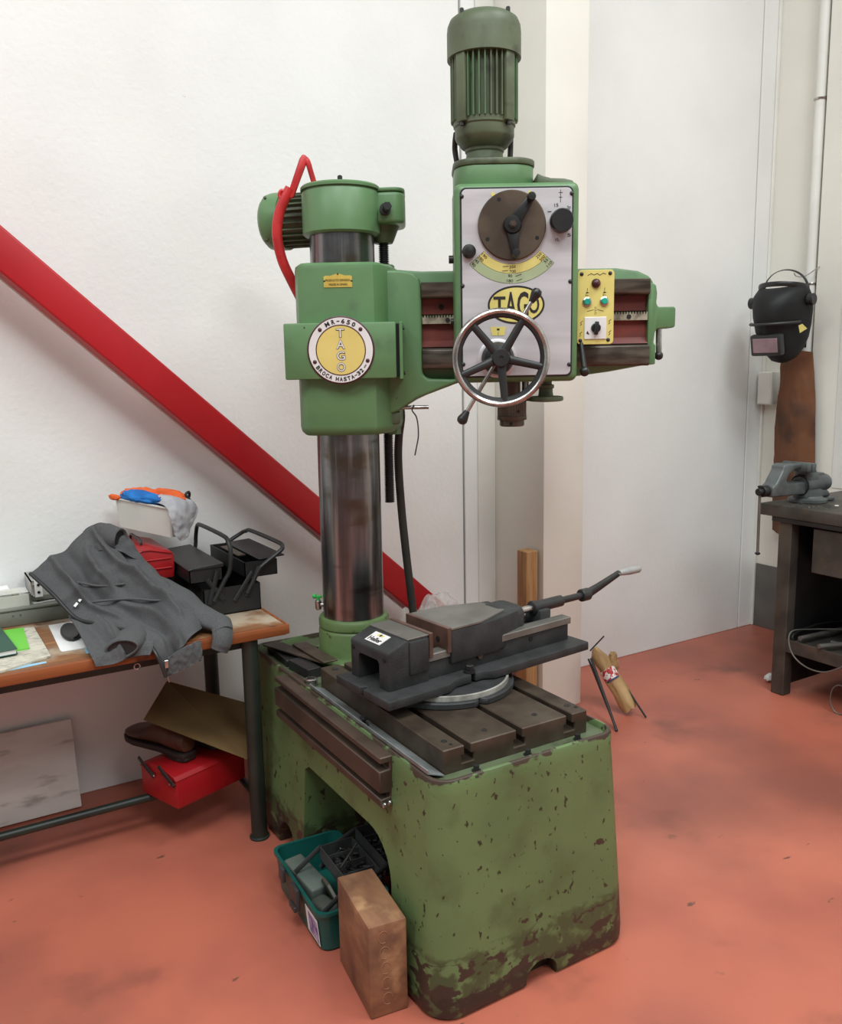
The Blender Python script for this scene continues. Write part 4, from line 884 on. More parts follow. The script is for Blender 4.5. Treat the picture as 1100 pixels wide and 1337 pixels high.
# lower front panel folded under, with its rolled cuff
LOW = [[(.400,2.86,.818),(.465,2.83,.82),(.53,2.79,.812),(.60,2.74,.80)],
       [(.408,2.76,.800),(.47,2.74,.806),(.53,2.71,.80),(.60,2.675,.79)],
       [(.412,2.66,.775),(.47,2.655,.79),(.53,2.645,.788),(.60,2.62,.775)],
       [(.418,2.595,.752),(.475,2.594,.768),(.53,2.600,.768),(.595,2.590,.755)],
       [(.424,2.580,.728),(.475,2.576,.728),(.53,2.580,.738),(.58,2.574,.735)]]
obj('front_panel', drape(LOW, 10, 12, .006, .005, 12., 9., folds=[(0, .2, .9, .3, .012, .08), (.1, .4, 1, .5, -.012, .04), (0, .7, 1, .65, .014, .08)]), M_FLEECE, HD, smooth=70)
def open_roll(c, ax, side, ra, rb, L, t=.008, n=28, seed=1.):
    """short cloth tube with a visible opening: outer skin, lip and inner skin"""
    ax = Vector(ax).normalized(); sd = Vector(side); sd = (sd-ax*sd.dot(ax)).normalized(); u3 = ax.cross(sd); c = Vector(c)
    def rg(d, k, off=0.):
        out = []
        for i in range(n):
            a = 2*pi*i/n; p = c+ax*d+sd*cos(a)*(ra*k-off)+u3*sin(a)*(rb*k-off)
            out.append(p+noise.noise_vector(p*18+Vector((seed, 0, 0)))*.008)
        return out
    ou = MB().rings([rg(L, 1.02), rg(L*.66, 1.12), rg(L*.33, 1.05), rg(.006, 1.), rg(0, 1., .002), rg(0, 1., t-.002), rg(.006, 1., t)], cap=False)
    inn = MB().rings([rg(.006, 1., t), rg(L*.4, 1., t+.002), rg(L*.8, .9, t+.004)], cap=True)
    return ou, inn
ou, inn = open_roll((.500, 2.578, .768), (.45, .9, .05), (1, -.3, .1), .050, .030, .13)
obj('rolled_cuff', ou, M_FLEECE, HD, smooth=70); obj('cuff_inner_shade', inn, M_BLKP, HD, smooth=70)  # inner skin coloured black to paint the shade inside the cuff
# right sleeve with ribbed cuff
def cloth_tube(path, ra, rb, seed, amp, n=28, seg=8, flat=(0, 0, 1)):
    P = smooth_path(path, seg); N = len(P)
    mb = MB(); rs = []
    for i in range(N):
        t = i/(N-1)*(len(ra)-1); k = min(int(t), len(ra)-2); f = t-k
        rs.append((rb[k]*(1-f)+rb[k+1]*f, ra[k]*(1-f)+ra[k+1]*f))
    mb.tube(P, rs, n, flat=flat)
    out = []
    for v in mb.v:
        q = Vector(v)*16+Vector((seed, 0, 0)); d = noise.noise_vector(q)*amp; out.append((v[0]+d.x, v[1]+d.y, v[2]+d.z))
    mb.v = out; return mb
obj('sleeve', cloth_tube([(.672, 2.91, .872), (.722, 2.84, .845), (.765, 2.76, .806), (.800, 2.69, .785), (.818, 2.63, .778), (.817, 2.595, .763)], [.055, .058, .054, .046, .04, .032], [.03, .032, .03, .026, .022, .018], 2., .012), M_FLEECE, HD, smooth=70)
cf = MB(); k = 40; P_ = [(.817, 2.600, .765), (.811, 2.583, .745), (.802, 2.577, .722), (.795, 2.577, .708)]
cf.tube(smooth_path(P_, 4), [((.020 if i < 9 else .016), .036-.0006*i) for i in range(13)], k, flat=(0, 1, .2))
for i in range(len(cf.v)):
    if (i % k) % 2: v = cf.v[i]; c = Vector(smooth_path(P_, 4)[i//k]); w = c+(Vector(v)-c)*.92; cf.v[i] = tuple(w)
obj('ribbed_cuff', cf, M_FLEECED, HD, smooth=70)
# hem ribbing at the hanging corner
hm = [[(.630,2.566,.718),(.66,2.566,.735),(.70,2.568,.748),(.735,2.58,.752)],[(.628,2.567,.69),(.66,2.563,.704),(.70,2.565,.718),(.737,2.572,.722)],[(.630,2.568,.662),(.66,2.564,.672),(.70,2.566,.684),(.735,2.572,.692)]]
obj('hem_rib', drape(hm, 6, 14, .008, .004, 60., 3.), M_FLEECED, HD, smooth=70)
# hood: folded collar with dark opening
hp_ = [[(.50,3.06,1.050),(.535,3.02,1.078),(.572,2.995,1.078),(.60,2.985,1.058),(.622,2.985,1.03)],
       [(.505,3.03,1.020),(.54,2.985,1.040),(.58,2.965,1.040),(.612,2.957,1.018),(.638,2.955,.985)],
       [(.52,2.99,.985),(.55,2.955,1.0),(.59,2.94,.99),(.622,2.935,.968),(.655,2.93,.945)]]
obj('hood', drape(hp_, 8, 8, .010, .008, 16., 7.), M_FLEECE, HD, smooth=70)
ou, inn = open_roll((.596, 2.945, 1.030), (-.45, .88, .10), (.1, .1, 1), .040, .034, .10, .009, 28, 4.)
obj('hood_rim', ou, M_FLEECE, HD, smooth=70); obj('hood_inner_shade', inn, M_BLKP, HD, smooth=70)  # black inside is painted shade, the hood cloth itself is grey
zp = [(.318,2.995,.942),(.37,2.912,.882),(.417,2.832,.818),(.46,2.785,.803),(.512,2.732,.792),(.545,2.70,.786),(.574,2.652,.776),(.592,2.612,.755),(.602,2.578,.732),(.612,2.566,.70),(.622,2.562,.660)]
obj('zip', MB().tube(smooth_path([(x-.004, y-.010, z+.004) for x, y, z in zp], 6), .0062, 8), M_BLKP, HD)
obj('zip_pull', MB().box(.616, .630, 2.553, 2.558, .690, .716, .002, 1).cyl((.620, 2.556, .69), (.628, 2.556, .645), .0022, n=8), M_CHROME, HD)
for k, (c0, c1) in enumerate((((.560, 2.905, .952), (.60, 2.84, .905)), ((.48, 2.93, .935), (.56, 2.87, .92)))):
    obj('seam', MB().tube(smooth_path([BODY[1+k][1], BODY[2+k][2], BODY[3+k][3], BODY[4][4]], 6), .004, 8), M_FLEECED, HD)
# small white print on the chest
for dx in (0, .016):
    lt_ = drape([[(.418+dx,2.868+dx*.5,.842+dx*.8),(.429+dx,2.873+dx*.5,.851+dx*.8)],[(.422+dx,2.860+dx*.5,.838+dx*.8),(.433+dx,2.865+dx*.5,.847+dx*.8)]], 3, 3, .001, 0)
    obj('chest_print', MB().add([tuple(Vector(v)+Vector((.0, -.009, .008))) for v in lt_.v], lt_.f), M_WPAP, HD)

# ------------------------------------------------------------------ under the bench
tF = Matrix.Translation((.663, 2.697, 0)) @ Matrix.Rotation(radians(20), 4, 'Z')
TZ = .149
t2 = thing('red_toolbox', (.75, 2.85, TZ), 'red metal toolbox with black handles on the bar under the bench', 'toolbox')
obj('toolbox_body', MB().box(0, .285, 0, .205, TZ, .247, .004, 2, tF), M_REDB, t2)
obj('toolbox_lid', MB().prism([(-.003, .247), (.208, .247), (.196, .262), (.135, .274), (.07, .274), (.009, .262)], -.003, .288, 'yz', .002, 1, M=tF), M_REDB, t2)
for y in (.05, .165):
    obj('handle', MB().tube([tF @ Vector((-.006, y-.045, .232)), tF @ Vector((-.010, y, .262)), tF @ Vector((-.012, y+.03, .285))], [(.008, .003)]*3, 8, flat=(0, 0, 1)), M_BLKP, t2)
for y, z in ((.008, .236), (.12, .236), (.032, .232)): obj('rivet', MB().sph(tF @ Vector((-.005, y, z)), .0045, 10), M_CHROME, t2)
def shoe(name, F, label):
    root = tag(link(name, None, None, F), label, 'shoe', 'brown shoes under the bench')
    def sect(x, w, h0, h1, n=20, sq=.8):
        out = []
        for k in range(n):
            a = 2*pi*k/n; c, s_ = cos(a), sin(a)
            out.append((x, w*abs(c)**sq*(1 if c > 0 else -1), (h0+h1)/2+(h1-h0)/2*abs(s_)**sq*(1 if s_ > 0 else -1)))
        return out
    up_ = [(.000, .010, .030, .045), (.006, .026, .024, .075), (.03, .034, .022, .088), (.07, .035, .022, .088), (.11, .036, .022, .092), (.145, .040, .022, .086), (.18, .046, .022, .070), (.22, .050, .021, .056), (.255, .047, .020, .048), (.28, .036, .020, .042), (.296, .015, .022, .034)]
    o = obj('upper', MB().rings([sect(*q) for q in up_]), M_LEATH, root, F)
    opn = MB().rings([[(.062+.050*cos(t), .022*sin(t), z) for t in [2*pi*i/20 for i in range(20)]] for z in (.05, .13)])
    cut(o, opn)
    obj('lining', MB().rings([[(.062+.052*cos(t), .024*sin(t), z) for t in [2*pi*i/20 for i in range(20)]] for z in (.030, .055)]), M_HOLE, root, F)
    so = [(-.003, 0), (.0, .026), (.03, .036), (.08, .034), (.12, .036), (.17, .045), (.22, .053), (.26, .049), (.287, .035), (.301, .0)]
    pl2 = [(x, y) for x, y in so] + [(x, -y) for x, y in so[-2:0:-1]]
    obj('sole', MB().prism(pl2, .008, .024, 'xy', .003, 2, .7), M_SOLE, root, F)
    obj('heel', MB().prism([(-.002, .02), (.02, .034), (.07, .034), (.07, -.034), (.02, -.034), (-.002, -.02)], 0, .010, 'xy', .002, 1), M_SOLE, root, F)
    for kx in (.118, .132, .146): obj('lace', MB().tube(smooth_path([(kx, -.02, .084), (kx+.002, 0, .095-(kx-.118)*.2), (kx, .02, .084)], 4), .0025, 6), M_SOLE, root, F)
    return root
shoe('leather_shoe', Matrix.Translation((.735, 2.775, .274)) @ Matrix.Rotation(radians(113), 4, 'Z') @ Matrix.Rotation(radians(-1.), 4, 'Y') @ Matrix.Diagonal((1.1, 1.1, 1.22, 1)), 'brown leather shoe pointing left on the red toolbox under the bench')
shoe('leather_shoe', Matrix.Translation((.850, 2.815, .274)) @ Matrix.Rotation(radians(112), 4, 'Z') @ Matrix.Diagonal((1, 1, .72, 1)), 'brown leather shoe half hidden under the cardboard sheet')
bdp = [(.893, 2.655, .283), (.594, 2.80, .444), (.748, 3.08, .46), (1.005, 2.95, .36)]
bd_ = bmesh.new(); vv = [bd_.verts.new(p) for p in bdp]; bd_.faces.new(vv); bmesh.ops.solidify(bd_, geom=bd_.faces[:], thickness=.005)
tag(obj('cardboard_sheet', MB().bm(bd_), M_CARD, smooth=0), 'plain brown cardboard sheet leaning on the shoes under the bench', 'cardboard')
slab = Matrix.Translation((.435, 3.185, 0)) @ Matrix.Rotation(radians(-14), 4, 'X')
tag(obj('marble_slab', MB().box(-.75, 0, 0, .028, .0068, .33, .004, 2, slab), M_STONE), 'pale stone slab leaning against the wall under the bench', 'slab')

# ------------------------------------------------------------------ in front of the machine arch
tF = Matrix.Translation((.838, 1.962, 0)) @ Matrix.Rotation(radians(-3), 4, 'Z')
gt = thing('green_toolbox', (.93, 2.15, 0), 'open teal plastic toolbox with fold out trays on the floor', 'toolbox')
gw, gl_, gh = .21, .385, .125
def grect(z, e, r=.03): return rrect(-e, gw+e, -e, gl_+e, z, r, 5)
obj('toolbox_body', MB().rings([grect(.002, -.012), grect(.006, -.008), grect(gh-.012, 0), grect(gh-.010, .006), grect(gh, .006), grect(gh, -.003), grect(.008, -.013)], M=tF), M_TEAL, gt)
obj('latch', MB().box(-.020, -.008, .13, .185, .062, .128, .003, 2, tF).box(-.026, -.018, .135, .18, .058, .075, .002, 1, tF), M_GREYP, gt)
obj('latch', MB().box(-.020, -.008, .25, .285, .085, .128, .003, 2, tF), M_GREYP, gt)
stk = obj('sticker', MB().prism([(.0080, .014), (.0010, .094), (.0018, .094), (.0088, .014)], .022, .115, 'xz', M=tF @ Matrix.Translation((-.0014, 0, 0))), M_WPAP, gt)
obj('sticker_print', MB().prism([(.0076, .020), (.0020, .084), (.0028, .084), (.0084, .020)], .027, .095, 'xz', M=tF @ Matrix.Translation((-.0018, 0, 0))), mat('purple_print', (92, 86, 150), (186, 178, 206), 40, .5), gt)
def gtray(x0, x1, y0, y1, z0, z1, M, t=.003):
    mb = MB().box(x0, x1, y0, y1, z0, z0+t, M=M)
    for a in (x0, x1-t): mb.box(a, a+t, y0, y1, z0, z1, M=M)
    for a in (y0, y1-t): mb.box(x0, x1, a, a+t, z0, z1, M=M)
    return mb
trs = []
for i, (x0, x1, z0) in enumerate(((.098, .205, .132), (.215, .335, .158))):
    tr = obj('tray', gtray(x0, x1, .030, .245, z0, z0+.042, tF), M_GREYP, gt)
    for y in (.08, .135, .19): obj('divider', MB().box(x0+.003, x1-.003, y, y+.003, z0+.003, z0+.036, M=tF), M_GREYP, tr)
    trs.append((x0, x1, z0))
for y in (.026, .249):
    for a, b_ in (((.02, .11), (.105, .168)), ((.10, .10), (.20, .165)), ((.12, .150), (.225, .194))):
        obj('link_arm', MB().tube([tF @ Vector((a[0], y, a[1])), tF @ Vector((b_[0], y, b_[1]))], [(.009, .0022)]*2, 8, flat=(0, 0, 1)), M_GREYP, gt)
# bits in the trays
random.seed(5)
for i, (x0, x1, z0) in enumerate(trs):
    bits = MB()
    for k in range(150):
        x = random.uniform(x0+.015, x1-.015); y = random.uniform(.045, .23); a = random.uniform(0, pi); L = random.uniform(.006, .013)
        z = z0+random.uniform(.008, .026); d_ = Vector((cos(a), sin(a), random.uniform(-.2, .2)))*L
        c = Vector((x, y, z)); bits.cyl(tF @ (c-d_), tF @ (c+d_), random.uniform(.002, .004), n=6)
    st = obj('screws_and_bits', bits, mat('blackened_screws', (74, 73, 71), (34, 34, 34), 60, .35, .6), gt, label='jumble of small dark screws in the tray'); st['kind'] = 'stuff'
    for k, (fx, y, a) in enumerate(((.35, .06, 1.1), (.6, .16, 1.35), (.45, .215, .7))):
        c = tF @ Vector((x0+fx*(x1-x0), y, z0+.024)); d_ = Vector((cos(a), sin(a), .08))*(.020, .016, .014)[k]
        tag(obj('bright_bolt', MB().cyl(c-d_, c+d_, .0028, n=8).cyl(c+d_, c+d_*1.12, .005, n=6), M_CHROME),
            'shiny bolt at the %s of the %s toolbox tray' % (('near end', 'middle', 'far end')[k], ('lower', 'upper')[i]), 'bolt', 'shiny bolts in the toolbox trays')
drv = tF @ Vector((.105, .10, .178))
tag(obj('steel_punch', MB().cyl(drv, drv+Vector((.075, .045, .028)), .0035, n=8), M_CHROME), 'thin bright steel punch lying across the lower toolbox tray', 'punch')
# things in the toolbox well
tag(obj('tool_case', MB().box(-.032, .032, -.085, .085, 0, .045, .008, 3, tF @ Matrix.Translation((.055, .255, .058)) @ Matrix.Rotation(.18, 4, 'Z') @ Matrix.Rotation(.12, 4, 'X')), mat('dusty_grey_case', (98, 106, 98), (80, 88, 82), 12, .6)), 'dusty grey box inside the teal toolbox', 'box')
tag(obj('tool_case', MB().box(-.028, .028, -.04, .04, 0, .04, .014, 3, tF @ Matrix.Translation((.062, .125, .035)) @ Matrix.Rotation(.25, 4, 'Z')), mat('dusty_green_case', (74, 80, 70), (60, 66, 58), 12, .6)), 'small rounded grey green case in the teal toolbox', 'case')
tag(obj('grinding_disc', MB().lathe([(.052, 0), (.055, .002), (.055, .010), (.052, .012), (.015, .012), (.015, 0)], 8, tF @ Matrix.Translation((.088, .150, .068)) @ Matrix.Rotation(1.25, 4, 'Y') @ Matrix.Rotation(.4, 4, 'Z')), mat('olive_disc', (70, 68, 54), (52, 50, 42), 9, .5)), 'dark olive faceted disc standing in the teal toolbox', 'disc')
for z, lab in ((.018, 'lower steel bearing ring in the teal toolbox'), (.045, 'upper steel bearing ring in the teal toolbox')):
    tag(obj('bearing_ring', MB().lathe([(.026, 0), (.037, .002), (.039, .006), (.039, .016), (.037, .020), (.026, .022), (.024, .020), (.024, .002)], 32, tF @ Matrix.Translation((.105 if z < .03 else .108, .058, z)) @ Matrix.Rotation(.15, 4, 'X'), cap=False), M_DIRTY if z < .03 else mat('bearing_steel', (120, 118, 116), rough=.28, metal=.9)), lab, 'bearing ring')
# timber block on edge
bF_ = Matrix.Translation((.844, 1.684, 0)) @ Matrix.Rotation(radians(-7.3), 4, 'Z')
M_CHALK = mat('chalk', (164, 120, 92), rough=.9)
wbk = thing('timber_block', (.90, 1.79, 0), 'thick rough timber block standing on edge against the green base', 'timber block')
obj('block', MB().box(0, .100, 0, .238, .001, .249, .004, 2, bF_), M_BLOCK, wbk)
for k in range(5):
    cz = .215-.042*k
    obj('chalk_mark', MB().tube([bF_ @ Vector((.038+.013*cos(t)+.002*k, -.0005, cz+.016*sin(t))) for t in [2*pi*i/16 for i in range(14)]], .0006, 5), M_CHALK, wbk)

# ------------------------------------------------------------------ timber post, electrode bundle
tag(obj('timber_post', MB().box(2.322, 2.386, 2.955, 3.025, .0005, .765, .003, 1), M_WOOD), 'square raw timber post standing beside the cream column', 'timber post')
b0, b1 = Vector((2.725, 2.70, .028)), Vector((2.668, 2.885, .27))
eb_ = thing('electrode_packet', (2.72, 2.72, 0), 'brown paper packet of rods leaning by the cream column', 'packet')
ax_ = (b1-b0).normalized(); path = [b0+(b1-b0)*t for t in (0, .12, .3, .5, .65, .8, .92, 1.0)]
mb = MB().tube(path, [.030, .034, .036, .035, .034, .036, .030, .018], 28)
out = []
for v in mb.v:
    q = Vector(v)*34; dd = noise.noise_vector(q)*.013+noise.noise_vector(q*2.3)*.006; out.append(tuple(Vector(v)+dd))
mb.v = out
obj('paper_wrap', mb, M_PAPER, eb_, smooth=50)
obj('loose_fold', crumple(MB(), b0+(b1-b0)*.72+Vector((.045, -.005, .0)), (.028, .025, .05), 12, .5, 3, 2.), M_PAPER, eb_, smooth=50)
lp = b0+(b1-b0)*.50; lq = b0+(b1-b0)*.66
obj('printed_band', MB().tube([lp, lq], .0375, 28), mat('red_white_band', (176, 44, 50), (228, 220, 214), 70, .6, mixpos=(.48, .52), stretch=(1, 1, .5)), eb_)
obj('blue_line', MB().tube([lp-ax_*.006, lp+ax_*.001], .0378, 28), mat('blue_line', (60, 66, 110), rough=.6), eb_)
for p, q, r, lab in ((Vector((2.540, 2.598, .004)), Vector((2.628, 2.862, .24)), .0065, 'thick black rod leaning in front of the paper packet'),
                  (Vector((2.752, 2.632, .004)), Vector((2.715, 2.80, .19)), .0045, 'thin black rod whose foot sticks out right of the packet'),
                  (Vector((2.560, 2.625, .004)), Vector((2.632, 2.885, .23)), .005, 'thin black rod touching the thick black rod'),
                  (Vector((2.655, 2.90, .262)), Vector((2.745, 2.905, .315)), .0035, 'short black rod end sticking out above the packet')):
    tag(obj('steel_rod', MB().cyl(p, q, r, n=8), M_BLKP), lab, 'rod', 'rods by the column')

# ------------------------------------------------------------------ right workbench
RB = thing('metal_workbench', (3.9, 1.9, 0), 'dark steel workbench with drawer and shelf at the right edge', 'workbench')
RZ = .918
obj('bench_top', MB().box(3.462, 4.27, .9, 2.63, RZ-.055, RZ, .005, 2), M_DKMET, RB)
obj('edge_strip', MB().box(3.468, 4.26, .95, 2.56, RZ-.078, RZ-.055, .002, 1), M_BLKP, RB)
for x, y in ((3.482, 2.462), (4.18, 2.462), (3.482, 1.0), (4.18, 1.0)):
    obj('leg', MB().box(x, x+.06, y, y+.068, .001, RZ-.078, .003, 1), M_DKMET, RB)
obj('shelf', MB().box(3.49, 4.2, 1.0, 2.455, .262, .268, .001, 1).box(3.484, 3.490, 1.0, 2.462, .222, .284, .001, 1), M_DKMET, RB)
obj('rear_panel', MB().box(4.19, 4.2, 1.0, 2.5, .05, RZ-.08, .001, 1).box(3.55, 4.19, 2.47, 2.475, .05, RZ-.08, .001, 1), M_BLKP, RB)
dr = obj('drawer', MB().box(3.484, 3.95, 1.70, 2.352, .628, .832, .003, 1), M_DKMET, RB)
obj('drawer_pull', MB().tube(smooth_path([(3.484, 1.95, .73), (3.455, 1.96, .73), (3.455, 2.08, .73), (3.484, 2.09, .73)], 5), .006, 8), M_CHROME, dr)
# stock on the shelf
for p, q, r, lab in (((3.50, 2.40, .300), (4.05, 2.36, .300), .011, 'steel tube lying deepest on the bench shelf'), ((3.475, 2.285, .298), (4.0, 2.10, .298), .0115, 'steel tube poking out over the shelf edge'), ((3.62, 2.32, .283), (3.68, 2.05, .283), .008, 'thin steel tube lying crosswise on the shelf')):
    tag(obj('steel_tube', MB().cyl(p, q, r, n=14), M_VISEG), lab, 'tube', 'tubes on the bench shelf')
cl = smooth_path([(3.60, 2.42, .322), (3.50, 2.445, .322), (3.472, 2.435, .27), (3.468, 2.40, .215), (3.466, 2.33, .185), (3.466, 2.25, .188), (3.468, 2.18, .225), (3.472, 2.12, .28), (3.56, 2.08, .318), (3.72, 2.15, .322), (3.75, 2.3, .322)], 6, True)
tag(obj('cable_loop', MB().tube(cl, .0035, 8, True), M_VISEG), 'thin grey cable loop hanging off the shelf edge', 'cable')
tag(obj('black_cable', MB().tube(smooth_path([(3.50, 2.43, .275), (3.52, 2.44, .31), (3.7, 2.42, .335), (3.9, 2.35, .33), (4.0, 2.25, .30)], 6), .005, 8), M_BLACK), 'black cable lying behind the tubes on the shelf', 'cable')
tag(obj('wire_hoop', MB().tube([(3.50, 2.185+.045*cos(t), .07+.068*sin(t)) for t in [2*pi*i/28 for i in range(28)]], .003, 8, True), M_VISEG), 'wire hoop standing on the floor under the metal bench', 'wire')
tag(obj('paper_scrap', crumple(MB(), (3.60, 2.62, .020), (.03, .02, .018), 14, .4, 3, 2.), M_WPAP, smooth=50), 'crumpled white paper scrap behind the metal bench leg', 'scrap')
# bench vise
BVZ = RZ
bv = thing('bench_vise', (3.62, 2.50, BVZ), 'grey bench vise bolted to the corner of the steel workbench', 'vise')
vy = 2.515
obj('vise_base', MB().lathe([(.085, 0), (.088, .004), (.088, .016), (.070, .022), (.062, .030)], 36, Matrix.Translation((3.665, vy, BVZ+.0005))).box(3.60, 3.80, vy-.055, vy+.055, BVZ+.0005, BVZ+.018, .006, 2), M_BVISE, bv)
obj('vise_body', MB().prism([(3.60, BVZ+.018), (3.79, BVZ+.018), (3.775, BVZ+.05), (3.72, BVZ+.06), (3.69, BVZ+.125), (3.655, BVZ+.185), (3.600, BVZ+.185), (3.605, BVZ+.14), (3.60, BVZ+.05)], vy-.040, vy+.040, 'xz', .012, 3), M_BVISE, bv)
obj('barrel', MB().lathe([(.040, 0), (.046, .006), (.046, .165), (.040, .19), (.020, .20)], 28, Matrix.Translation((3.60, vy, BVZ+.085)) @ Matrix.Rotation(pi/2, 4, 'Y')), M_BVISE, bv)
obj('anvil', MB().box(3.68, 3.76, vy-.022, vy+.022, BVZ+.11, BVZ+.135, .008, 3), M_BVISE, bv)
slj = obj('sliding_jaw', MB().prism([(3.360, BVZ+.05), (3.60, BVZ+.045), (3.60, BVZ+.105), (3.47, BVZ+.108), (3.455, BVZ+.122), (3.475, BVZ+.148), (3.510, BVZ+.165), (3.555, BVZ+.170), (3.572, BVZ+.168), (3.572, BVZ+.193), (3.45, BVZ+.198), (3.432, BVZ+.192), (3.428, BVZ+.170), (3.405, BVZ+.14), (3.385, BVZ+.112), (3.360, BVZ+.10)], vy-.036, vy+.036, 'xz', .010, 3), M_BVISE, bv)
obj('jaw', MB().box(3.555, 3.582, vy-.068, vy+.068, BVZ+.155, BVZ+.197, .004, 2), M_BVISE, bv)
obj('jaw', MB().box(3.594, 3.622, vy-.068, vy+.068, BVZ+.150, BVZ+.192, .004, 2), M_BVISE, bv)
obj('collar', torus(MB(), .047, .004, .004, 0, Matrix.Translation((3.60, vy, BVZ+.085)) @ Matrix.Rotation(pi/2, 4, 'Y'), 32, 8), M_BLACK, bv)
obj('screw_head', MB().cyl((3.365, vy, BVZ+.078), (3.325, vy, BVZ+.078), .026, n=20, bev=.003).cyl((3.328, vy, BVZ+.078), (3.300, vy, BVZ+.078), .017, n=20, bev=.003), M_BLKP, bv)
tbr = obj('tommy_bar', MB().cyl((3.314, vy, BVZ+.098), (3.318, vy, BVZ-.205), .0065, n=12), M_VISEG, bv)
obj('bar_end', MB().lathe([(.006, 0), (.012, .004), (.012, .010), (.004, .014)], 14, Matrix.Translation((3.318, vy, BVZ-.215))).lathe([(.006, 0), (.011, .003), (.011, .009), (.004, .012)], 14, Matrix.Translation((3.314, vy, BVZ+.096))), M_BLKP, tbr)
ch = MB(); random.seed(3)
for k in range(120):
    x = random.gauss(3.535, .035); y = random.gauss(2.42, .05); L = random.uniform(.002, .005); a = random.uniform(0, pi)
    if x < 3.475 or x > 3.62: continue
    ch.tube([(x-L*cos(a), y-L*sin(a), RZ+.0012), (x, y, RZ+.003), (x+L*cos(a), y+L*sin(a), RZ+.0012)], .0007, 4)
tag(obj('metal_swarf', ch, M_CHROME), 'bright metal swarf scattered below the bench vise', 'swarf', kind='stuff')
tag(obj('paper_scrap', MB().box(-.012, .012, -.008, .008, 0, .001, 0, M=Matrix.Translation((3.66, 2.36, RZ+.0003)) @ Matrix.Rotation(.4, 4, 'Z')), M_WPAP), 'tiny white paper scrap on the metal bench top', 'scrap')
so = thing('socket_box', (4.25, 2.60, RZ), 'white box at the right edge standing on the metal bench', 'box')
obj('box', MB().box(4.185, 4.262, 2.42, 2.618, RZ+.0005, RZ+.085, .004, 2), M_WHITE, so)
vs, fs = text_mesh('5', .03, .018); obj('print', MB().add(vs, fs, Matrix.Translation((4.1845, 2.59, RZ+.045)) @ Matrix.Rotation(-pi/2, 4, 'Z') @ Matrix.Rotation(pi/2, 4, 'X')), M_INK, so, smooth=0)

# ------------------------------------------------------------------ welding mask and leather apron on the wall hook
hk = thing('wall_hook', (4.33, 3.03, 2.0), 'thin steel hook on the wall holding the welding mask', 'hook')
obj('hook', MB().tube(smooth_path([(4.334, 2.94, 2.10), (4.26, 2.95, 2.06), (4.18, 2.96, 2.02), (4.12, 2.965, 2.02), (4.10, 2.965, 2.035)], 5), .003, 8), M_CHROME, hk)
WMk = thing('welding_mask', (4.17, 3.05, 1.62), 'black welding mask with dark visor hanging above the apron', 'welding mask')
KF = Matrix.Translation((4.085, 2.985, 1.595)) @ Matrix.Rotation(radians(188), 4, 'Z') @ Matrix.Rotation(radians(12), 4, 'Y') @ Matrix.Scale(1.28, 4)
# shell: x = front of the mask, y = its side, z = up; open at the back
rgs = []
prof = [(-.012, .035, .020, .02), (0.0, .062, .046, .02), (.035, .096, .074, .0), (.08, .122, .094, -.01), (.13, .140, .106, -.015), (.19, .146, .114, -.02), (.235, .138, .116, -.02), (.268, .118, .110, -.01), (.290, .085, .092, .0), (.298, .060, .078, .01)]
for z, fx, wy, bx0 in prof:
    rgs.append([((fx-bx0)*cos(t)**1.0+bx0 if cos(t) > 0 else bx0+.09*cos(t)*.9, wy*sin(t)*(1-.12*max(0, cos(t))), z) for t in [-2.0+4.0*i/30 for i in range(31)]])
vs = [p for r in rgs for p in r]; fs = []
for k in range(len(rgs)-1):
    for i in range(30): fs.append((k*31+i, k*31+i+1, (k+1)*31+i+1, (k+1)*31+i))
b = bmesh.new(); V = [b.verts.new(KF @ Vector(p)) for p in vs]
for f in fs: b.faces.new([V[i] for i in f])
bmesh.ops.solidify(b, geom=b.faces[:], thickness=.004)
obj('shell', MB().bm(b), M_MASK, WMk, smooth=50)
obj('brow', MB().tube([KF @ Vector((.150*cos(t)*1.02, .112*sin(t), .150+.02*cos(t))) for t in [-1.2+2.4*i/16 for i in range(17)]], .008, 8), M_MASK, WMk)
obj('visor_frame', MB().box(.112, .146, -.066, .066, .040, .126, .008, 2, KF), M_MASK, WMk)
obj('lens', MB().box(.145, .149, -.053, .053, .054, .112, .002, 1, KF), M_LENS, WMk)
stF = KF @ Matrix.Rotation(radians(58), 4, 'Z')
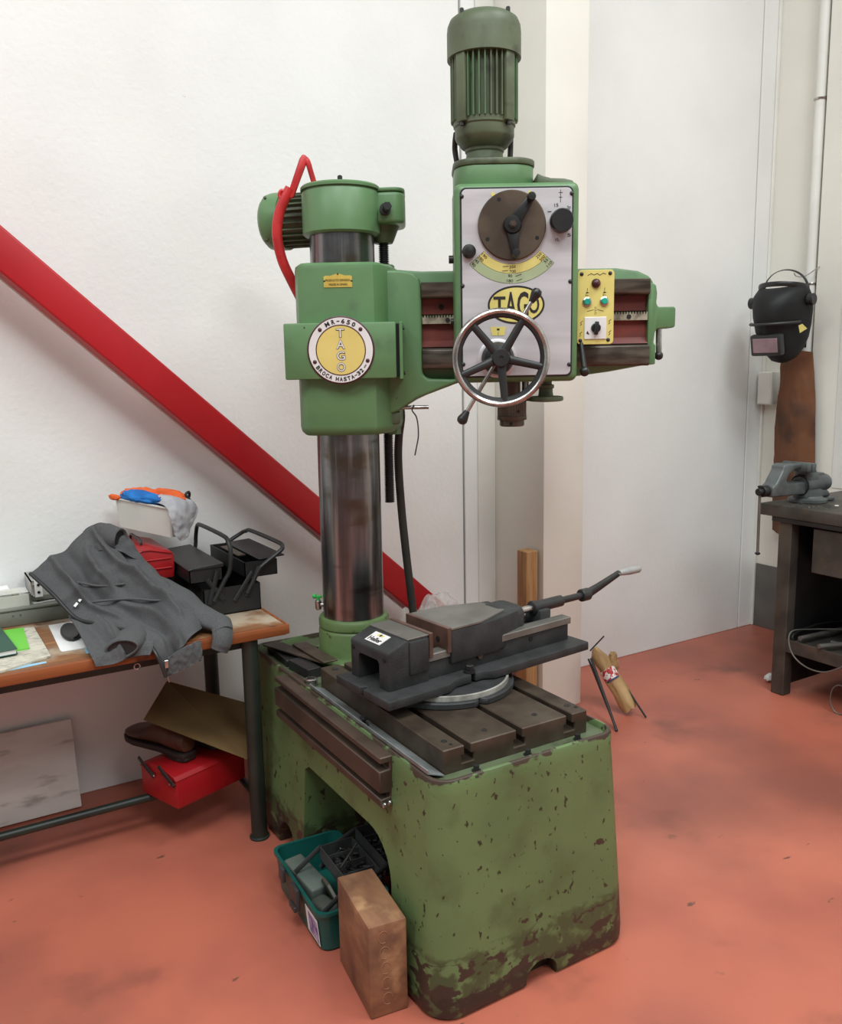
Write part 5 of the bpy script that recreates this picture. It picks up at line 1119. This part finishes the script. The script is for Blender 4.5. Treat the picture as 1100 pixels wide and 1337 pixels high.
obj('sticker', MB().prism([(.0, .0), (.03, .012), (.012, .034), (-.004, .03)], .0, .002, 'xy', M=KF @ Matrix.Translation((.068, .106, .115)) @ Matrix.Rotation(radians(142), 4, 'Z') @ Matrix.Rotation(pi/2, 4, 'X') ), M_YEL, WMk)
for sg in (1, -1): obj('adjuster_knob', MB().cyl(KF @ Vector((0, sg*.112, .235)), KF @ Vector((0, sg*.138, .235)), .030, n=20, bev=.003), M_BLACK, WMk)
obj('head_band', MB().tube([KF @ Vector((-.02+.085*cos(t), .095*sin(t), .285+.03*cos(t))) for t in [2*pi*i/36 for i in range(36)]], [(.013, .0025)]*36, 8, True, flat=(0, 0, 1)), M_BLACK, WMk)
obj('crown_band', MB().tube([KF @ Vector((-.04, .095*cos(t), .27+.085*sin(t))) for t in [pi*i/20 for i in range(21)]], [(.011, .0025)]*21, 8, flat=(1, 0, 0)), M_BLACK, WMk)
APc = [[(4.247, 3.130, 1.630), (4.224, 3.065, 1.635), (4.224, 2.995, 1.635), (4.247, 2.930, 1.625)],
       [(4.250, 3.125, 1.500), (4.217, 3.065, 1.500), (4.220, 2.995, 1.500), (4.250, 2.915, 1.490)],
       [(4.252, 3.143, 1.340), (4.224, 3.075, 1.330), (4.218, 2.985, 1.330), (4.252, 2.900, 1.320)],
       [(4.254, 3.145, 1.120), (4.228, 3.075, 1.110), (4.220, 2.975, 1.110), (4.254, 2.890, 1.100)],
       [(4.257, 3.143, 0.850), (4.232, 3.065, 0.840), (4.222, 2.965, 0.840), (4.257, 2.880, 0.830)],
       [(4.260, 3.137, 0.620), (4.242, 3.065, 0.600), (4.237, 2.965, 0.600), (4.260, 2.875, 0.610)]]
apn = thing('leather_apron', (4.29, 3.04, .6), 'brown leather welding apron hanging on the wall below the mask', 'apron')
obj('apron_body', drape(APc, 8, 8, .004, .008, 9., 2.), M_APRON, apn, smooth=60)
obj('neck_strap', MB().tube(smooth_path([(4.237, 2.975, 1.65), (4.235, 2.98, 1.75), (4.215, 3.02, 1.90), (4.235, 3.05, 1.78), (4.237, 3.14, 1.65)], 6), [(.009, .002)]*25, 8, flat=(0, 1, 0)), M_BLACK, apn)
